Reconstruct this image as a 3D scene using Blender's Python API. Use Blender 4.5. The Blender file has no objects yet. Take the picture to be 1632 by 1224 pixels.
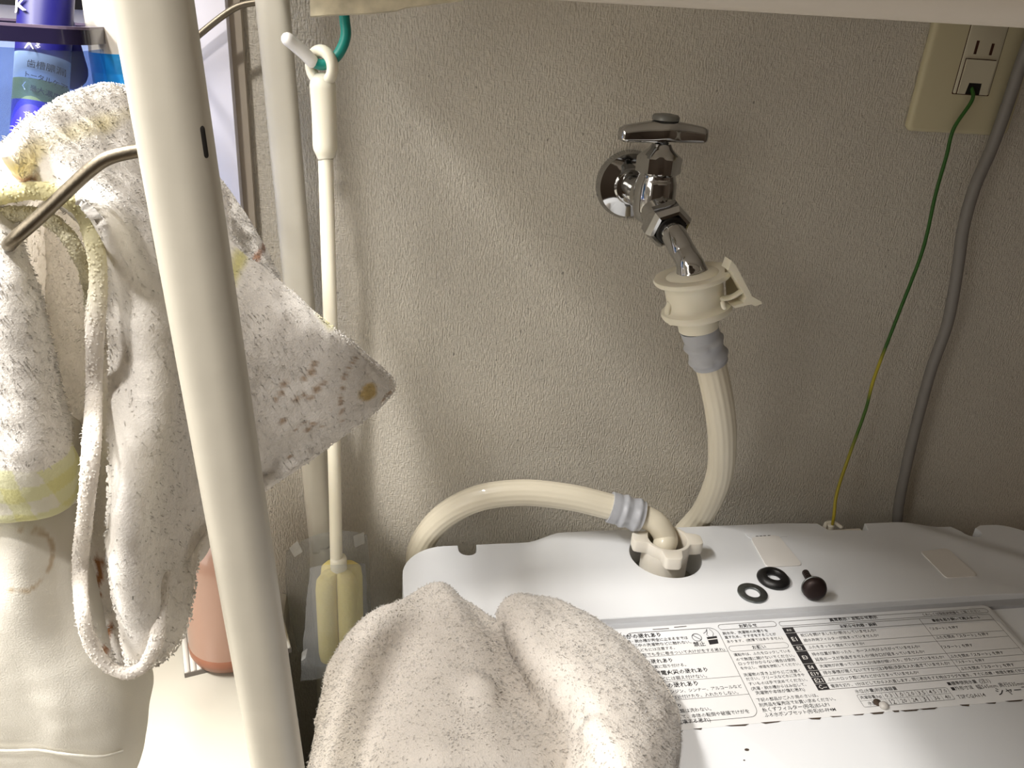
import bpy, bmesh, math, random
import numpy as np
from math import sin, cos, pi, radians, sqrt, atan2
from mathutils import Vector, Matrix, noise
from mathutils.geometry import delaunay_2d_cdt

S = bpy.context.scene
COL = S.collection
random.seed(7)
RNG = np.random.default_rng(7)

# ------------------------------------------------------------------ camera
cd = bpy.data.cameras.new('camera'); cam = bpy.data.objects.new('camera', cd); COL.objects.link(cam)
yaw, pitch, roll = radians(10.9), radians(24.25), radians(4.05)
fh = Vector((sin(yaw), cos(yaw), 0)); rr = Vector((cos(yaw), -sin(yaw), 0)); zz = Vector((0, 0, 1))
fw = fh*cos(pitch) - zz*sin(pitch); u0 = fh*sin(pitch) + zz*cos(pitch)
cr = rr*cos(roll) + u0*sin(roll); cu = u0*cos(roll) - rr*sin(roll)
m4 = Matrix((cr, cu, -fw)).transposed().to_4x4(); m4.translation = (0, -.56, 1.30)
cam.matrix_world = m4
cd.sensor_width = 36; cd.lens = 1250/1632*36; cd.clip_start = .01
cd.dof.use_dof = False
S.camera = cam

# ------------------------------------------------------------------ light and exposure
S.view_settings.view_transform = 'Standard'; S.view_settings.look = 'None'
S.view_settings.gamma = 1; S.view_settings.use_curve_mapping = False
S.view_settings.exposure = 0.0
S.cycles.max_bounces = 14; S.cycles.diffuse_bounces = 8; S.cycles.transparent_max_bounces = 24
W = bpy.data.worlds.new('world'); S.world = W; W.use_nodes = True
W.node_tree.nodes['Background'].inputs[0].default_value = (1, .96, .90, 1)
W.node_tree.nodes['Background'].inputs[1].default_value = .02
def area(name, loc, target, size, energy, color, shape='DISK', sy=None, spread=180):
    l = bpy.data.lights.new(name, 'AREA'); l.shape = shape; l.size = size
    if sy: l.size_y = sy
    l.spread = radians(spread)
    l.energy = energy; l.color = color
    o = bpy.data.objects.new(name, l); COL.objects.link(o); o.location = loc
    o.rotation_euler = (Vector(target)-Vector(loc)).to_track_quat('-Z', 'Y').to_euler()
    return o
area('ceiling_lamp_light', (-.30, -.87, 2.30), (-.1, -.6, 0), .09, 14.5, (1, .95, .89))
area('vanity_lamp_light', (-.36, -.30, 1.62), (-.22, -.30, .9), .30, 4.6, (1, .97, .92), 'RECTANGLE', .08, 95)
area('added_fill_light', (-.78, -.74, 1.50), (.05, -.05, 1.05), .55, 6.2, (1, .955, .88), 'RECTANGLE', .8)  # added soft fill from the left; no doorway is built here

# ------------------------------------------------------------------ helpers
def lin(c):
    c = [x/255 for x in c]
    return tuple(x/12.92 if x <= .04045 else ((x+.055)/1.055)**2.4 for x in c) + (1,)

def mat(name, col, rough=.5, metal=0, bump=0, bscale=200, trans=0, coat=0, sheen=0, spec=.5, ior=1.45, var=0, vscale=30, alpha=1, sss=0):
    m = bpy.data.materials.new(name); m.use_nodes = True
    nt = m.node_tree; b = nt.nodes['Principled BSDF']
    b.inputs['Base Color'].default_value = lin(col)
    b.inputs['Roughness'].default_value = rough; b.inputs['Metallic'].default_value = metal
    b.inputs['Transmission Weight'].default_value = trans; b.inputs['IOR'].default_value = ior
    b.inputs['Coat Weight'].default_value = coat; b.inputs['Sheen Weight'].default_value = sheen
    b.inputs['Specular IOR Level'].default_value = spec; b.inputs['Alpha'].default_value = alpha
    if sss:
        b.inputs['Subsurface Weight'].default_value = sss; b.inputs['Subsurface Radius'].default_value = (.004, .003, .002)
        b.inputs['Subsurface Scale'].default_value = 1
    tc = nt.nodes.new('ShaderNodeTexCoord')
    if var:
        n = nt.nodes.new('ShaderNodeTexNoise'); n.inputs['Scale'].default_value = vscale; n.inputs['Detail'].default_value = 5
        nt.links.new(tc.outputs['Object'], n.inputs['Vector'])
        r = nt.nodes.new('ShaderNodeMapRange'); r.inputs['From Min'].default_value = .3; r.inputs['From Max'].default_value = .7
        r.inputs['To Min'].default_value = 1-var; r.inputs['To Max'].default_value = 1+var*.4
        nt.links.new(n.outputs[0], r.inputs[0])
        mx = nt.nodes.new('ShaderNodeMix'); mx.data_type = 'RGBA'; mx.blend_type = 'MULTIPLY'; mx.inputs['Factor'].default_value = 1
        mx.inputs['A'].default_value = lin(col); nt.links.new(r.outputs[0], mx.inputs['B'])
        nt.links.new(mx.outputs['Result'], b.inputs['Base Color'])
    if bump:
        n = nt.nodes.new('ShaderNodeTexNoise'); n.inputs['Scale'].default_value = bscale; n.inputs['Detail'].default_value = 3
        nt.links.new(tc.outputs['Object'], n.inputs['Vector'])
        bp = nt.nodes.new('ShaderNodeBump'); bp.inputs['Strength'].default_value = bump; bp.inputs['Distance'].default_value = .001
        nt.links.new(n.outputs[0], bp.inputs['Height']); nt.links.new(bp.outputs[0], b.inputs['Normal'])
    return m

def vmat(name, rough=.9, sheen=.3, bump=.0, bscale=900, tl=.3):
    m = mat(name, (255, 255, 255), rough, sheen=sheen, bump=bump, bscale=bscale, spec=.2)
    nt = m.node_tree; a = nt.nodes.new('ShaderNodeVertexColor'); a.layer_name = 'dye'
    pb_ = nt.nodes['Principled BSDF']; nt.links.new(a.outputs[0], pb_.inputs['Base Color'])
    tl_ = nt.nodes.new('ShaderNodeBsdfTranslucent'); nt.links.new(a.outputs[0], tl_.inputs['Color'])
    ms = nt.nodes.new('ShaderNodeMixShader'); ms.inputs[0].default_value = tl
    nt.links.new(pb_.outputs[0], ms.inputs[1]); nt.links.new(tl_.outputs[0], ms.inputs[2])
    nt.links.new(ms.outputs[0], nt.nodes['Material Output'].inputs['Surface'])
    return m

class G:
    """collects verts and faces"""
    def __init__(s): s.v = []; s.f = []
    def add(s, v, f):
        k = len(s.v); s.v.extend([tuple(p) for p in v]); s.f.extend([tuple(i+k for i in q) for q in f]); return s

def link(name, me, material, parent=None, smooth=True):
    o = bpy.data.objects.new(name, me); COL.objects.link(o)
    if material: me.materials.append(material)
    if smooth: me.shade_smooth()
    if parent is not None:
        w = parent; off = Vector(w.location)
        if w.parent: off = off + Vector(w.parent.location)
        me.transform(Matrix.Translation(-off)); o.parent = parent
    return o

def obj(name, g, material, parent=None, smooth=True, angle=None, bevel=0, seg=2):
    me = bpy.data.meshes.new(name)
    if isinstance(g, bmesh.types.BMesh): bm = g
    else:
        bm = bmesh.new(); vs = [bm.verts.new(p) for p in g.v]
        for q in g.f:
            try: bm.faces.new([vs[i] for i in q])
            except ValueError: pass
    if bevel:
        bm.normal_update()
        es = [e for e in bm.edges if len(e.link_faces) == 2 and e.calc_face_angle(0) > radians(40)]
        bmesh.ops.bevel(bm, geom=es, offset=bevel, segments=seg, affect='EDGES', profile=.5)
    bmesh.ops.recalc_face_normals(bm, faces=bm.faces)
    bm.to_mesh(me); bm.free()
    o = link(name, me, material, parent, smooth)
    if smooth and angle: 
        me.set_sharp_from_angle(angle=radians(angle))
    return o

def thing(name, loc, label, cat, group=None):
    o = bpy.data.objects.new(name, None); COL.objects.link(o); o.location = loc; o.empty_display_size = .02
    o['label'] = label; o['category'] = cat
    if group: o['group'] = group
    return o
def tag(o, label, cat, group=None):
    o['label'] = label; o['category'] = cat
    if group: o['group'] = group
    return o
def struct(name, g, m, **k):
    o = obj(name, g, m, **k); o['kind'] = 'structure'; return o

def frame(axis, hint=(0, 0, 1)):
    z = Vector(axis).normalized(); h = Vector(hint)
    if abs(z.dot(h.normalized())) > .98: h = Vector((1, 0, 0))
    x = h.cross(z).normalized(); y = z.cross(x); return x, y, z

def box(x0, x1, y0, y1, z0, z1, g=None, M=None):
    g = g or G()
    v = [(x, y, z) for z in (z0, z1) for y in (y0, y1) for x in (x0, x1)]
    if M is not None: v = [M @ Vector(p) for p in v]
    return g.add(v, [(0, 2, 3, 1), (4, 5, 7, 6), (0, 1, 5, 4), (2, 6, 7, 3), (0, 4, 6, 2), (1, 3, 7, 5)])

def lathe(prof, n=40, o=(0, 0, 0), axis=(0, 0, 1), hint=(0, 1, 0), g=None, rf=None, cap=True):
    """prof: list of (r, h) along axis"""
    g = g or G(); x, y, z = frame(axis, hint); o = Vector(o); v = []; f = []
    for (r, h) in prof:
        for k in range(n):
            a = 2*pi*k/n; q = r*(rf(a, h) if rf else 1)
            v.append(o + x*(q*cos(a)) + y*(q*sin(a)) + z*h)
    for i in range(len(prof)-1):
        for k in range(n):
            f.append((i*n+k, i*n+(k+1) % n, (i+1)*n+(k+1) % n, (i+1)*n+k))
    if cap:
        if prof[0][0] > 1e-6: f.append(tuple(reversed(range(n))))
        if prof[-1][0] > 1e-6: f.append(tuple((len(prof)-1)*n+k for k in range(n)))
    return g.add(v, f)

def cr_curve(P, n):
    P = np.asarray(P, float); k = len(P)
    Q = np.concatenate([[2*P[0]-P[1]], P, [2*P[-1]-P[-2]]])
    t = np.linspace(0, k-1, n); i = np.minimum(t.astype(int), k-2); u = (t-i)
    sh = (-1,)+(1,)*(P.ndim-1); u = u.reshape(sh)
    a, b, c, d = Q[i], Q[i+1], Q[i+2], Q[i+3]
    return .5*(2*b+(c-a)*u+(2*a-5*b+4*c-d)*u*u+(3*b-a-3*c+d)*u**3)

def tube(P, r, n=60, seg=20, g=None, smooth=True, flat=1, sec=None, cap=True, hint=(0, 0, 1), rcap=False):
    """sweep; r number or function of 0..1; flat scales the second axis; sec(a,t) radial factor"""
    g = g or G(); P = cr_curve(P, n) if smooth else np.asarray(P, float); n = len(P)
    T = np.gradient(P, axis=0); T /= np.linalg.norm(T, axis=1)[:, None]
    h = np.array(hint, float); x = h-T[0]*(h@T[0])
    if np.linalg.norm(x) < 1e-3: x = np.array([1., 0, 0])-T[0]*T[0][0]
    x /= np.linalg.norm(x); v = []; f = []
    rows = []
    for i in range(n):
        x = x-T[i]*(x@T[i]); x /= np.linalg.norm(x); y = np.cross(T[i], x); t = i/(n-1)
        R = r(t) if callable(r) else r
        rows.append((P[i], x.copy(), y, R, t))
    if rcap:
        p, xx, y, R, t = rows[0]; pre = [(p-T[0]*R*sin(a), xx, y, R*cos(a), 0) for a in (1.45, 1.1, .7, .35)]
        p, xx, y, R, t = rows[-1]; post = [(p+T[-1]*R*sin(a), xx, y, R*cos(a), 1) for a in (.35, .7, 1.1, 1.45)]
        rows = pre+rows+post
    for (p, xx, y, R, t) in rows:
        for k in range(seg):
            a = 2*pi*k/seg; q = R*(sec(a, t) if sec else 1)
            v.append(p+xx*(q*cos(a))+y*(q*flat*sin(a)))
    n = len(rows)
    for i in range(n-1):
        for k in range(seg):
            f.append((i*seg+k, i*seg+(k+1) % seg, (i+1)*seg+(k+1) % seg, (i+1)*seg+k))
    if cap: f.append(tuple(reversed(range(seg)))); f.append(tuple((n-1)*seg+k for k in range(seg)))
    return g.add(v, f)

def prism(outline, h0, h1, o=(0, 0, 0), ax=(1, 0, 0), ay=(0, 1, 0), az=(0, 0, 1), g=None):
    g = g or G(); o, ax, ay, az = map(Vector, (o, ax, ay, az)); n = len(outline)
    v = [o+ax*p[0]+ay*p[1]+az*h for h in (h0, h1) for p in outline]
    f = [tuple(reversed(range(n))), tuple(range(n, 2*n))]+[(k, (k+1) % n, n+(k+1) % n, n+k) for k in range(n)]
    return g.add(v, f)

def rrect(w, h, r, n=6, cx=0, cy=0):
    out = []
    for sx, sy, a0 in ((1, 1, 0), (-1, 1, 90), (-1, -1, 180), (1, -1, 270)):
        for k in range(n+1):
            a = radians(a0+90*k/n); out.append((cx+sx*(w/2-r)+r*cos(a), cy+sy*(h/2-r)+r*sin(a)))
    return out

# ---- cloth: a control net smoothed into a thick sheet, with terry loops on it
def net(ctrl, nu, nv):
    A = np.asarray(ctrl, float)
    A = cr_curve(A, nu); A = np.swapaxes(cr_curve(np.swapaxes(A, 0, 1), nv), 0, 1)
    return A
def normals(A):
    a = np.gradient(A, axis=0); b = np.gradient(A, axis=1); n = np.cross(b, a)
    return n/np.maximum(np.linalg.norm(n, axis=2), 1e-9)[:, :, None]
def fnoise(A, scale, seed=0, oct=3):
    out = np.zeros(A.shape[:2])
    for i in range(A.shape[0]):
        for j in range(A.shape[1]):
            out[i, j] = noise.fractal(Vector(A[i, j]*scale)+Vector((seed, seed*.7, 0)), .8, 2., oct)
    return out
def raw_mesh(name, V, F, dye=None):
    me = bpy.data.meshes.new(name); V = np.asarray(V, np.float32); F = np.asarray(F, np.int32); k = F.shape[1]
    me.vertices.add(len(V)); me.vertices.foreach_set('co', V.ravel())
    me.loops.add(F.size); me.loops.foreach_set('vertex_index', F.ravel())
    me.polygons.add(len(F)); me.polygons.foreach_set('loop_start', np.arange(0, F.size, k, dtype=np.int32))
    me.polygons.foreach_set('loop_total', np.full(len(F), k, np.int32))
    me.update(calc_edges=True); me.validate()
    if dye is not None:
        at = me.color_attributes.new('dye', 'FLOAT_COLOR', 'POINT')
        c = np.ones((len(V), 4), np.float32); c[:, :3] = dye; at.data.foreach_set('color', c.ravel())
    return me
def sheet_mesh(name, A, thick, dye, flip=1):
    nu, nv = A.shape[:2]; N = normals(A)*flip
    e = np.minimum.outer(np.minimum(np.arange(nu), np.arange(nu)[::-1]), np.minimum(np.arange(nv), np.arange(nv)[::-1])*0+999)
    e = np.minimum(e, np.minimum(np.arange(nv), np.arange(nv)[::-1])[None, :])
    rnd = np.clip(np.sqrt(np.clip(e/3.+.15, 0, 1)), 0, 1)[:, :, None]
    top = A+N*(thick*.5*rnd); bot = A-N*(thick*.5*rnd)
    V = np.concatenate([top.reshape(-1, 3), bot.reshape(-1, 3)]); n = nu*nv
    idx = np.arange(n).reshape(nu, nv)
    q = np.stack([idx[:-1, :-1], idx[1:, :-1], idx[1:, 1:], idx[:-1, 1:]], -1).reshape(-1, 4)
    F = [q, q[:, ::-1]+n]
    for line in (idx[0, :], idx[-1, ::-1], idx[::-1, 0], idx[:, -1]):
        F.append(np.stack([line[:-1], line[1:], line[1:]+n, line[:-1]+n], -1))
    D = np.concatenate([dye.reshape(-1, 3)]*2)
    return raw_mesh(name, V, np.concatenate(F), D)
def pile_mesh(name, A, thick, dye, flip, count, ln, wd, lean=.6, edge=True, comb=(0, 0, -1), both=False, keep=None, fuzz=.06, hgt=.9):
    nu, nv = A.shape[:2]; N = normals(A)*flip
    da = np.linalg.norm(np.gradient(A, axis=0), axis=2)*np.linalg.norm(np.gradient(A, axis=1), axis=2)
    if keep is not None: da = da*keep
    p = da.ravel()/da.sum(); k = RNG.choice(nu*nv, count, p=p)
    iu = np.clip(k//nv+RNG.uniform(-.5, .5, count), 0, nu-1.001); iv = np.clip(k % nv+RNG.uniform(-.5, .5, count), 0, nv-1.001)
    a = iu.astype(int); b = iv.astype(int); fu = (iu-a)[:, None]; fv = (iv-b)[:, None]
    def samp(X): return (X[a, b]*(1-fu)+X[a+1, b]*fu)*(1-fv)+(X[a, b+1]*(1-fu)+X[a+1, b+1]*fu)*fv
    P = samp(A); n = samp(N); D = samp(dye)
    sgn = np.where(RNG.random(count) < (.5 if both else 0), -1, 1)[:, None]; n = n*sgn
    P = P+n*(thick*.42)
    t = RNG.normal(size=(count, 3))+np.array(comb)*1.2; t -= n*(t*n).sum(1)[:, None]; t /= np.linalg.norm(t, axis=1)[:, None]
    s = np.cross(n, t)
    L = (ln*RNG.uniform(.6, 1.25, count))[:, None]; w = (wd*RNG.uniform(.7, 1.2, count))[:, None]; le = (lean*RNG.uniform(.4, 1.5, count))[:, None]
    # most loops lie matted: low leaning domes; a few stand up as fuzz
    k_ = int(count*fuzz)
    def tufts(q):
        P_, n_, t_, s_, L_, w_, le_ = (x[q] for x in (P, n, t, s, L, w, le))
        m = P_+n_*L_*.55+t_*L_*le_*.5; e2 = P_+n_*L_*.8+t_*L_*le_*1.2; V = []
        for (c, ww) in ((P_, .8), (m, .7)): V += [c+s_*w_*ww*.5, c-s_*w_*ww*.5, c+t_*w_*ww*.6]
        V = np.stack(V+[e2], 1).reshape(-1, 3); c = len(P_)
        tri = np.array([(0, 1, 4), (0, 4, 3), (1, 2, 5), (1, 5, 4), (2, 0, 3), (2, 3, 5), (3, 4, 6), (4, 5, 6), (5, 3, 6)])
        F = (np.arange(c)[:, None, None]*7+tri[None]).reshape(-1, 3)
        NN = np.repeat(n_+t_*.25, 7, axis=0)
        return V, F, NN, np.repeat(D[q], 7, axis=0)
    def domes(q):
        P_, n_, t_, s_, w_ = (x[q] for x in (P, n, t, s, w)); V = []; NN = []
        base_ = P_+n_*(thick*.04)
        for a in np.arange(6)*pi/3:
            d = t_*cos(a)*1.35+s_*sin(a)*.8; V.append(base_+d*w_); NN.append(n_*.8+d*.6)
        V.append(base_+n_*w_*hgt+t_*w_*.5); NN.append(n_)
        V = np.stack(V, 1).reshape(-1, 3); NN = np.stack(NN, 1).reshape(-1, 3); c = len(P_)
        tri = np.array([(b_, (b_+1) % 6, 6) for b_ in range(6)])
        if (np.cross(t, s)*n).sum(1).mean() < 0: tri = tri[:, ::-1]
        F = (np.arange(c)[:, None, None]*7+tri[None]).reshape(-1, 3)
        return V, F, NN, np.repeat(D[q]*RNG.uniform(.95, 1.02, (c, 1)), 7, axis=0)
    a_ = tufts(slice(0, k_)); b_ = domes(slice(k_, count))
    NN = np.concatenate([a_[2], b_[2]]); NN /= np.linalg.norm(NN, axis=1)[:, None]
    me = raw_mesh(name, np.concatenate([a_[0], b_[0]]), np.concatenate([a_[1], b_[1]+len(a_[0])]), np.clip(np.concatenate([a_[3], b_[3]]), 0, 1))
    me.shade_smooth(); me.normals_split_custom_set_from_vertices(NN.astype(np.float32)); return me
def cloth(name, ctrl, root, mtl, thick=.004, nu=110, nv=110, wob=.0012, wscale=35, base=(246, 243, 238), paint=None, pile=0, ln=.0028, wd=.0009,
          flip=1, comb=(0, 0, -1), both=False, shape=None, keep=None, lean=.6, fz=.05, hgt=.5):
    A = net(ctrl, nu, nv)
    if shape: A = shape(A)
    N = normals(A)
    A = A+N*((fnoise(A, wscale, 3.1)*wob)[:, :, None])
    dye = np.ones(A.shape)*np.array(lin(base)[:3])
    if paint: dye = paint(A, dye)
    me = sheet_mesh(name, A, thick, dye, flip); o = link(name, me, mtl, root)
    if pile:
        pm = pile_mesh('terry_pile', A, thick, dye, flip, pile, ln, wd, comb=comb, both=both, keep=keep(A) if keep else None, lean=lean, fuzz=fz, hgt=hgt)
        po = link('terry_pile', pm, mtl, o if o.parent is None or o.parent.parent is None else root, smooth=True); po['kind'] = 'stuff'
    return o

def splot(A, dye, spots, col, soft=.35):
    """printed marks: spots of (point, radius) seen on the cloth, matched by x and z"""
    c = np.array(lin(col)[:3])
    for (p, r) in spots:
        d = np.sqrt((A[:, :, 0]-p[0])**2+(A[:, :, 2]-p[2])**2)
        k = np.clip((r-d)/(r*soft)+.5, 0, 1)[:, :, None]; dye = dye*(1-k)+c*k
    return dye
def line_spots(pts, r, n=20, gap=.25):
    Q = cr_curve(pts, n); return [(tuple(q), r*random.uniform(.6, 1.2)) for q in Q if random.random() > gap]

# ------------------------------------------------------------------ materials
M = {}
M['wallpaper'] = mat('wallpaper', (210, 204, 192), .85, spec=.2)
nt = M['wallpaper'].node_tree; b = nt.nodes['Principled BSDF']
tc = nt.nodes.new('ShaderNodeTexCoord')
def nz(scale, vec, detail=2):
    mp = nt.nodes.new('ShaderNodeMapping'); mp.inputs['Scale'].default_value = vec; nt.links.new(tc.outputs['Object'], mp.inputs[0])
    n = nt.nodes.new('ShaderNodeTexNoise'); n.inputs['Scale'].default_value = scale; n.inputs['Detail'].default_value = detail
    nt.links.new(mp.outputs[0], n.inputs['Vector']); return n
a1 = nz(1, (860, 860, 230)); a2 = nz(1, (300, 300, 900)); a3 = nz(1, (90, 90, 90), 4)
ad = nt.nodes.new('ShaderNodeMath'); ad.operation = 'ADD'; nt.links.new(a1.outputs[0], ad.inputs[0])
ml = nt.nodes.new('ShaderNodeMath'); ml.operation = 'MULTIPLY'; ml.inputs[1].default_value = .55; nt.links.new(a2.outputs[0], ml.inputs[0])
nt.links.new(ml.outputs[0], ad.inputs[1])
bp = nt.nodes.new('ShaderNodeBump'); bp.inputs['Strength'].default_value = .75; bp.inputs['Distance'].default_value = .0018
nt.links.new(ad.outputs[0], bp.inputs['Height']); nt.links.new(bp.outputs[0], b.inputs['Normal'])
# sparse grime specks and soft stains of the old paper
vo = nt.nodes.new('ShaderNodeTexNoise'); vo.inputs['Scale'].default_value = 210; vo.inputs['Detail'].default_value = 1; nt.links.new(tc.outputs['Object'], vo.inputs['Vector'])
sr = nt.nodes.new('ShaderNodeMapRange'); sr.inputs['From Min'].default_value = .73; sr.inputs['From Max'].default_value = .80
sr.inputs['To Min'].default_value = 1; sr.inputs['To Max'].default_value = .55; nt.links.new(vo.outputs[0], sr.inputs[0])
st = nt.nodes.new('ShaderNodeMapRange'); st.inputs['From Min'].default_value = .35; st.inputs['From Max'].default_value = .7
st.inputs['To Min'].default_value = .94; st.inputs['To Max'].default_value = 1.02
n9 = nz(1, (9, 9, 9), 5); nt.links.new(n9.outputs[0], st.inputs[0])
hm = nt.nodes.new('ShaderNodeMapRange'); hm.inputs['From Min'].default_value = .35; hm.inputs['From Max'].default_value = .65
hm.inputs['To Min'].default_value = .92; hm.inputs['To Max'].default_value = 1.04; nt.links.new(a1.outputs[0], hm.inputs[0])
m1 = nt.nodes.new('ShaderNodeMath'); m1.operation = 'MULTIPLY'; nt.links.new(sr.outputs[0], m1.inputs[0]); nt.links.new(st.outputs[0], m1.inputs[1])
m2 = nt.nodes.new('ShaderNodeMath'); m2.operation = 'MULTIPLY'; nt.links.new(m1.outputs[0], m2.inputs[0]); nt.links.new(hm.outputs[0], m2.inputs[1])
mx = nt.nodes.new('ShaderNodeMix'); mx.data_type = 'RGBA'; mx.blend_type = 'MULTIPLY'; mx.inputs['Factor'].default_value = 1
mx.inputs['A'].default_value = lin((210, 204, 192)); nt.links.new(m2.outputs[0], mx.inputs['B']); nt.links.new(mx.outputs['Result'], b.inputs['Base Color'])

M['paint'] = mat('white_room_paint', (232, 228, 220), .8)
M['paint_dark'] = mat('bounce_cut_brown', (96, 84, 72), .7)  # brown put on unseen walls to cut bounce light and darken reflections
M['floor'] = mat('floor_vinyl', (150, 120, 90), .5, var=.2, vscale=8)
M['machine'] = mat('washer_white_plastic', (222, 224, 227), .38, bump=.05, bscale=1500)
M['machine_grey'] = mat('washer_inlet_plastic', (188, 182, 172), .5)
M['seam'] = mat('washer_hinge_grey', (168, 169, 172), .6)
M['label'] = mat('label_white_film', (226, 226, 226), .35)
M['ink'] = mat('label_black_ink', (42, 40, 42), .6)
M['ink_grey'] = mat('label_grey_ink', (92, 88, 86), .6)
M['paper_white'] = mat('label_white_print', (225, 223, 220), .5)
M['dirt'] = mat('dirt_brown', (70, 58, 48), .9)
M['chrome'] = mat('chrome', (178, 178, 178), .06, 1)
M['steel'] = mat('brushed_wire_steel', (122, 114, 100), .42, 1, bump=.1, bscale=800)
M['washer_steel'] = mat('dull_zinc', (130, 134, 134), .45, 1, var=.3, vscale=300)
M['cream'] = mat('cream_plastic', (234, 229, 211), .38, sss=.15)
M['cream_hose'] = mat('cream_hose_vinyl', (222, 214, 194), .4, coat=.15)
M['nut'] = mat('off_white_plastic', (224, 218, 206), .45, sss=.1)
M['crimp'] = mat('crimp_grey', (176, 178, 184), .45, bump=.15, bscale=250)
M['pole'] = mat('rack_pole_enamel', (190, 185, 172), .38, bump=.08, bscale=120, var=.04, vscale=60)
M['shelf'] = mat('rack_shelf_white', (208, 200, 188), .5, bump=.1, bscale=200)
M['slat'] = mat('worn_beige_board', (196, 186, 160), .7, var=.35, vscale=90, bump=.3, bscale=90)
M['teal'] = mat('teal_vinyl', (30, 128, 118), .35)
M['white_tip'] = mat('white_vinyl', (236, 234, 230), .35)
M['outlet'] = mat('outlet_yellowed_plastic', (200, 192, 160), .45)
M['outlet_mod'] = mat('outlet_module_plastic', (200, 194, 172), .45)
M['dark'] = mat('dark_hole', (24, 20, 16), .8)
M['slot'] = mat('slot_brown', (62, 30, 18), .8)
M['cable'] = mat('grey_cable_vinyl', (128, 124, 120), .5)
M['wire'] = mat('green_wire_vinyl', (44, 92, 30), .45)
nt = M['wire'].node_tree; b = nt.nodes['Principled BSDF']; tc = nt.nodes.new('ShaderNodeTexCoord')
sp = nt.nodes.new('ShaderNodeSeparateXYZ'); nt.links.new(tc.outputs['Object'], sp.inputs[0])
wr = nt.nodes.new('ShaderNodeValToRGB'); wr.color_ramp.interpolation = 'LINEAR'
mr = nt.nodes.new('ShaderNodeMapRange'); mr.inputs['From Min'].default_value = .93; mr.inputs['From Max'].default_value = 1.25; nt.links.new(sp.outputs[2], mr.inputs[0])
nt.links.new(mr.outputs[0], wr.inputs[0])
# the twisted yellow stripe of the wire shows only in its lower run
e = wr.color_ramp.elements; e[0].position = .0; e[0].color = lin((168, 150, 40)); e[1].position = .62; e[1].color = lin((44, 92, 30))
e2 = e.new(.18); e2.color = lin((150, 142, 40)); e3 = e.new(.24); e3.color = lin((70, 104, 32)); e4 = e.new(.33); e4.color = lin((64, 100, 32)); e5 = e.new(.37); e5.color = lin((172, 160, 44)); e6 = e.new(.44); e6.color = lin((172, 160, 44)); e7 = e.new(.48); e7.color = lin((48, 92, 30))
nt.links.new(wr.outputs[0], b.inputs['Base Color'])
M['rubber'] = mat('black_rubber', (18, 17, 17), .42)
M['bolt'] = mat('dark_bronze_bolt', (44, 32, 30), .45, .5)
M['counter'] = mat('vanity_counter', (200, 196, 183), .3)
M['vanity'] = mat('vanity_panel', (214, 212, 222), .5)
M['vanity_side'] = mat('vanity_panel_shaded', (166, 156, 142), .6)  # darker beige: shade on the panel's side put into its colour
M['black'] = mat('black_plastic', (14, 13, 18), .25)
M['navy'] = mat('navy_rim', (26, 22, 46), .2, coat=.4)
M['rimtop'] = mat('rim_top_smoke', (96, 84, 104), .3)
M['tube_navy'] = mat('tube_navy', (26, 24, 104), .35)
M['tube_white'] = mat('tube_white', (190, 200, 210), .4)
M['tube_green'] = mat('tube_olive', (140, 152, 96), .4)
M['tube_blue'] = mat('tube_violet_blue', (42, 38, 160), .35)
M['blue'] = mat('bottle_blue', (34, 148, 214), .35)
M['bottle_white'] = mat('bottle_white', (214, 208, 198), .35, sss=.1)
M['pink'] = mat('pink_bottle', (180, 142, 124), .3, trans=.25, coat=.3)
M['pink_base'] = mat('pink_bottle_base', (140, 90, 68), .35)
M['mat_rib'] = mat('mat_rib_grey', (206, 202, 194), .6)
M['mat_base'] = mat('mat_base_grey', (104, 98, 92), .7)
M['sponge'] = mat('yellow_sponge', (228, 212, 138), .8, bump=.6, bscale=500, sss=.2)
M['bag'] = mat('dark_green_cloth', (70, 88, 54), .8, bump=.3, bscale=300, var=.25, vscale=12)
M['bump'] = mat('clear_bumper', (216, 212, 206), .2, trans=.3)
M['terry'] = vmat('terry_cotton', .98, .35, bump=.3, bscale=900, tl=.28)
M['smooth_cloth'] = vmat('woven_cotton', .95, .2, bump=.25, bscale=1600)
def clearmat(name, col, amt, rough=.1):
    m = bpy.data.materials.new(name); m.use_nodes = True; nt = m.node_tree; nt.nodes.clear()
    out = nt.nodes.new('ShaderNodeOutputMaterial'); tr = nt.nodes.new('ShaderNodeBsdfTransparent'); pr = nt.nodes.new('ShaderNodeBsdfPrincipled')
    tr.inputs[0].default_value = lin(col); pr.inputs['Base Color'].default_value = lin(col); pr.inputs['Roughness'].default_value = rough
    mx = nt.nodes.new('ShaderNodeMixShader'); mx.inputs[0].default_value = amt
    nt.links.new(tr.outputs[0], mx.inputs[1]); nt.links.new(pr.outputs[0], mx.inputs[2]); nt.links.new(mx.outputs[0], out.inputs[0]); return m
M['film'] = clearmat('clear_film', (222, 224, 226), .19, .12)
M['film_seal'] = clearmat('clear_film_seal', (230, 230, 228), .42, .3)
M['blue_clear'] = clearmat('blue_clear_plastic', (200, 212, 232), .035, .1)

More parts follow.
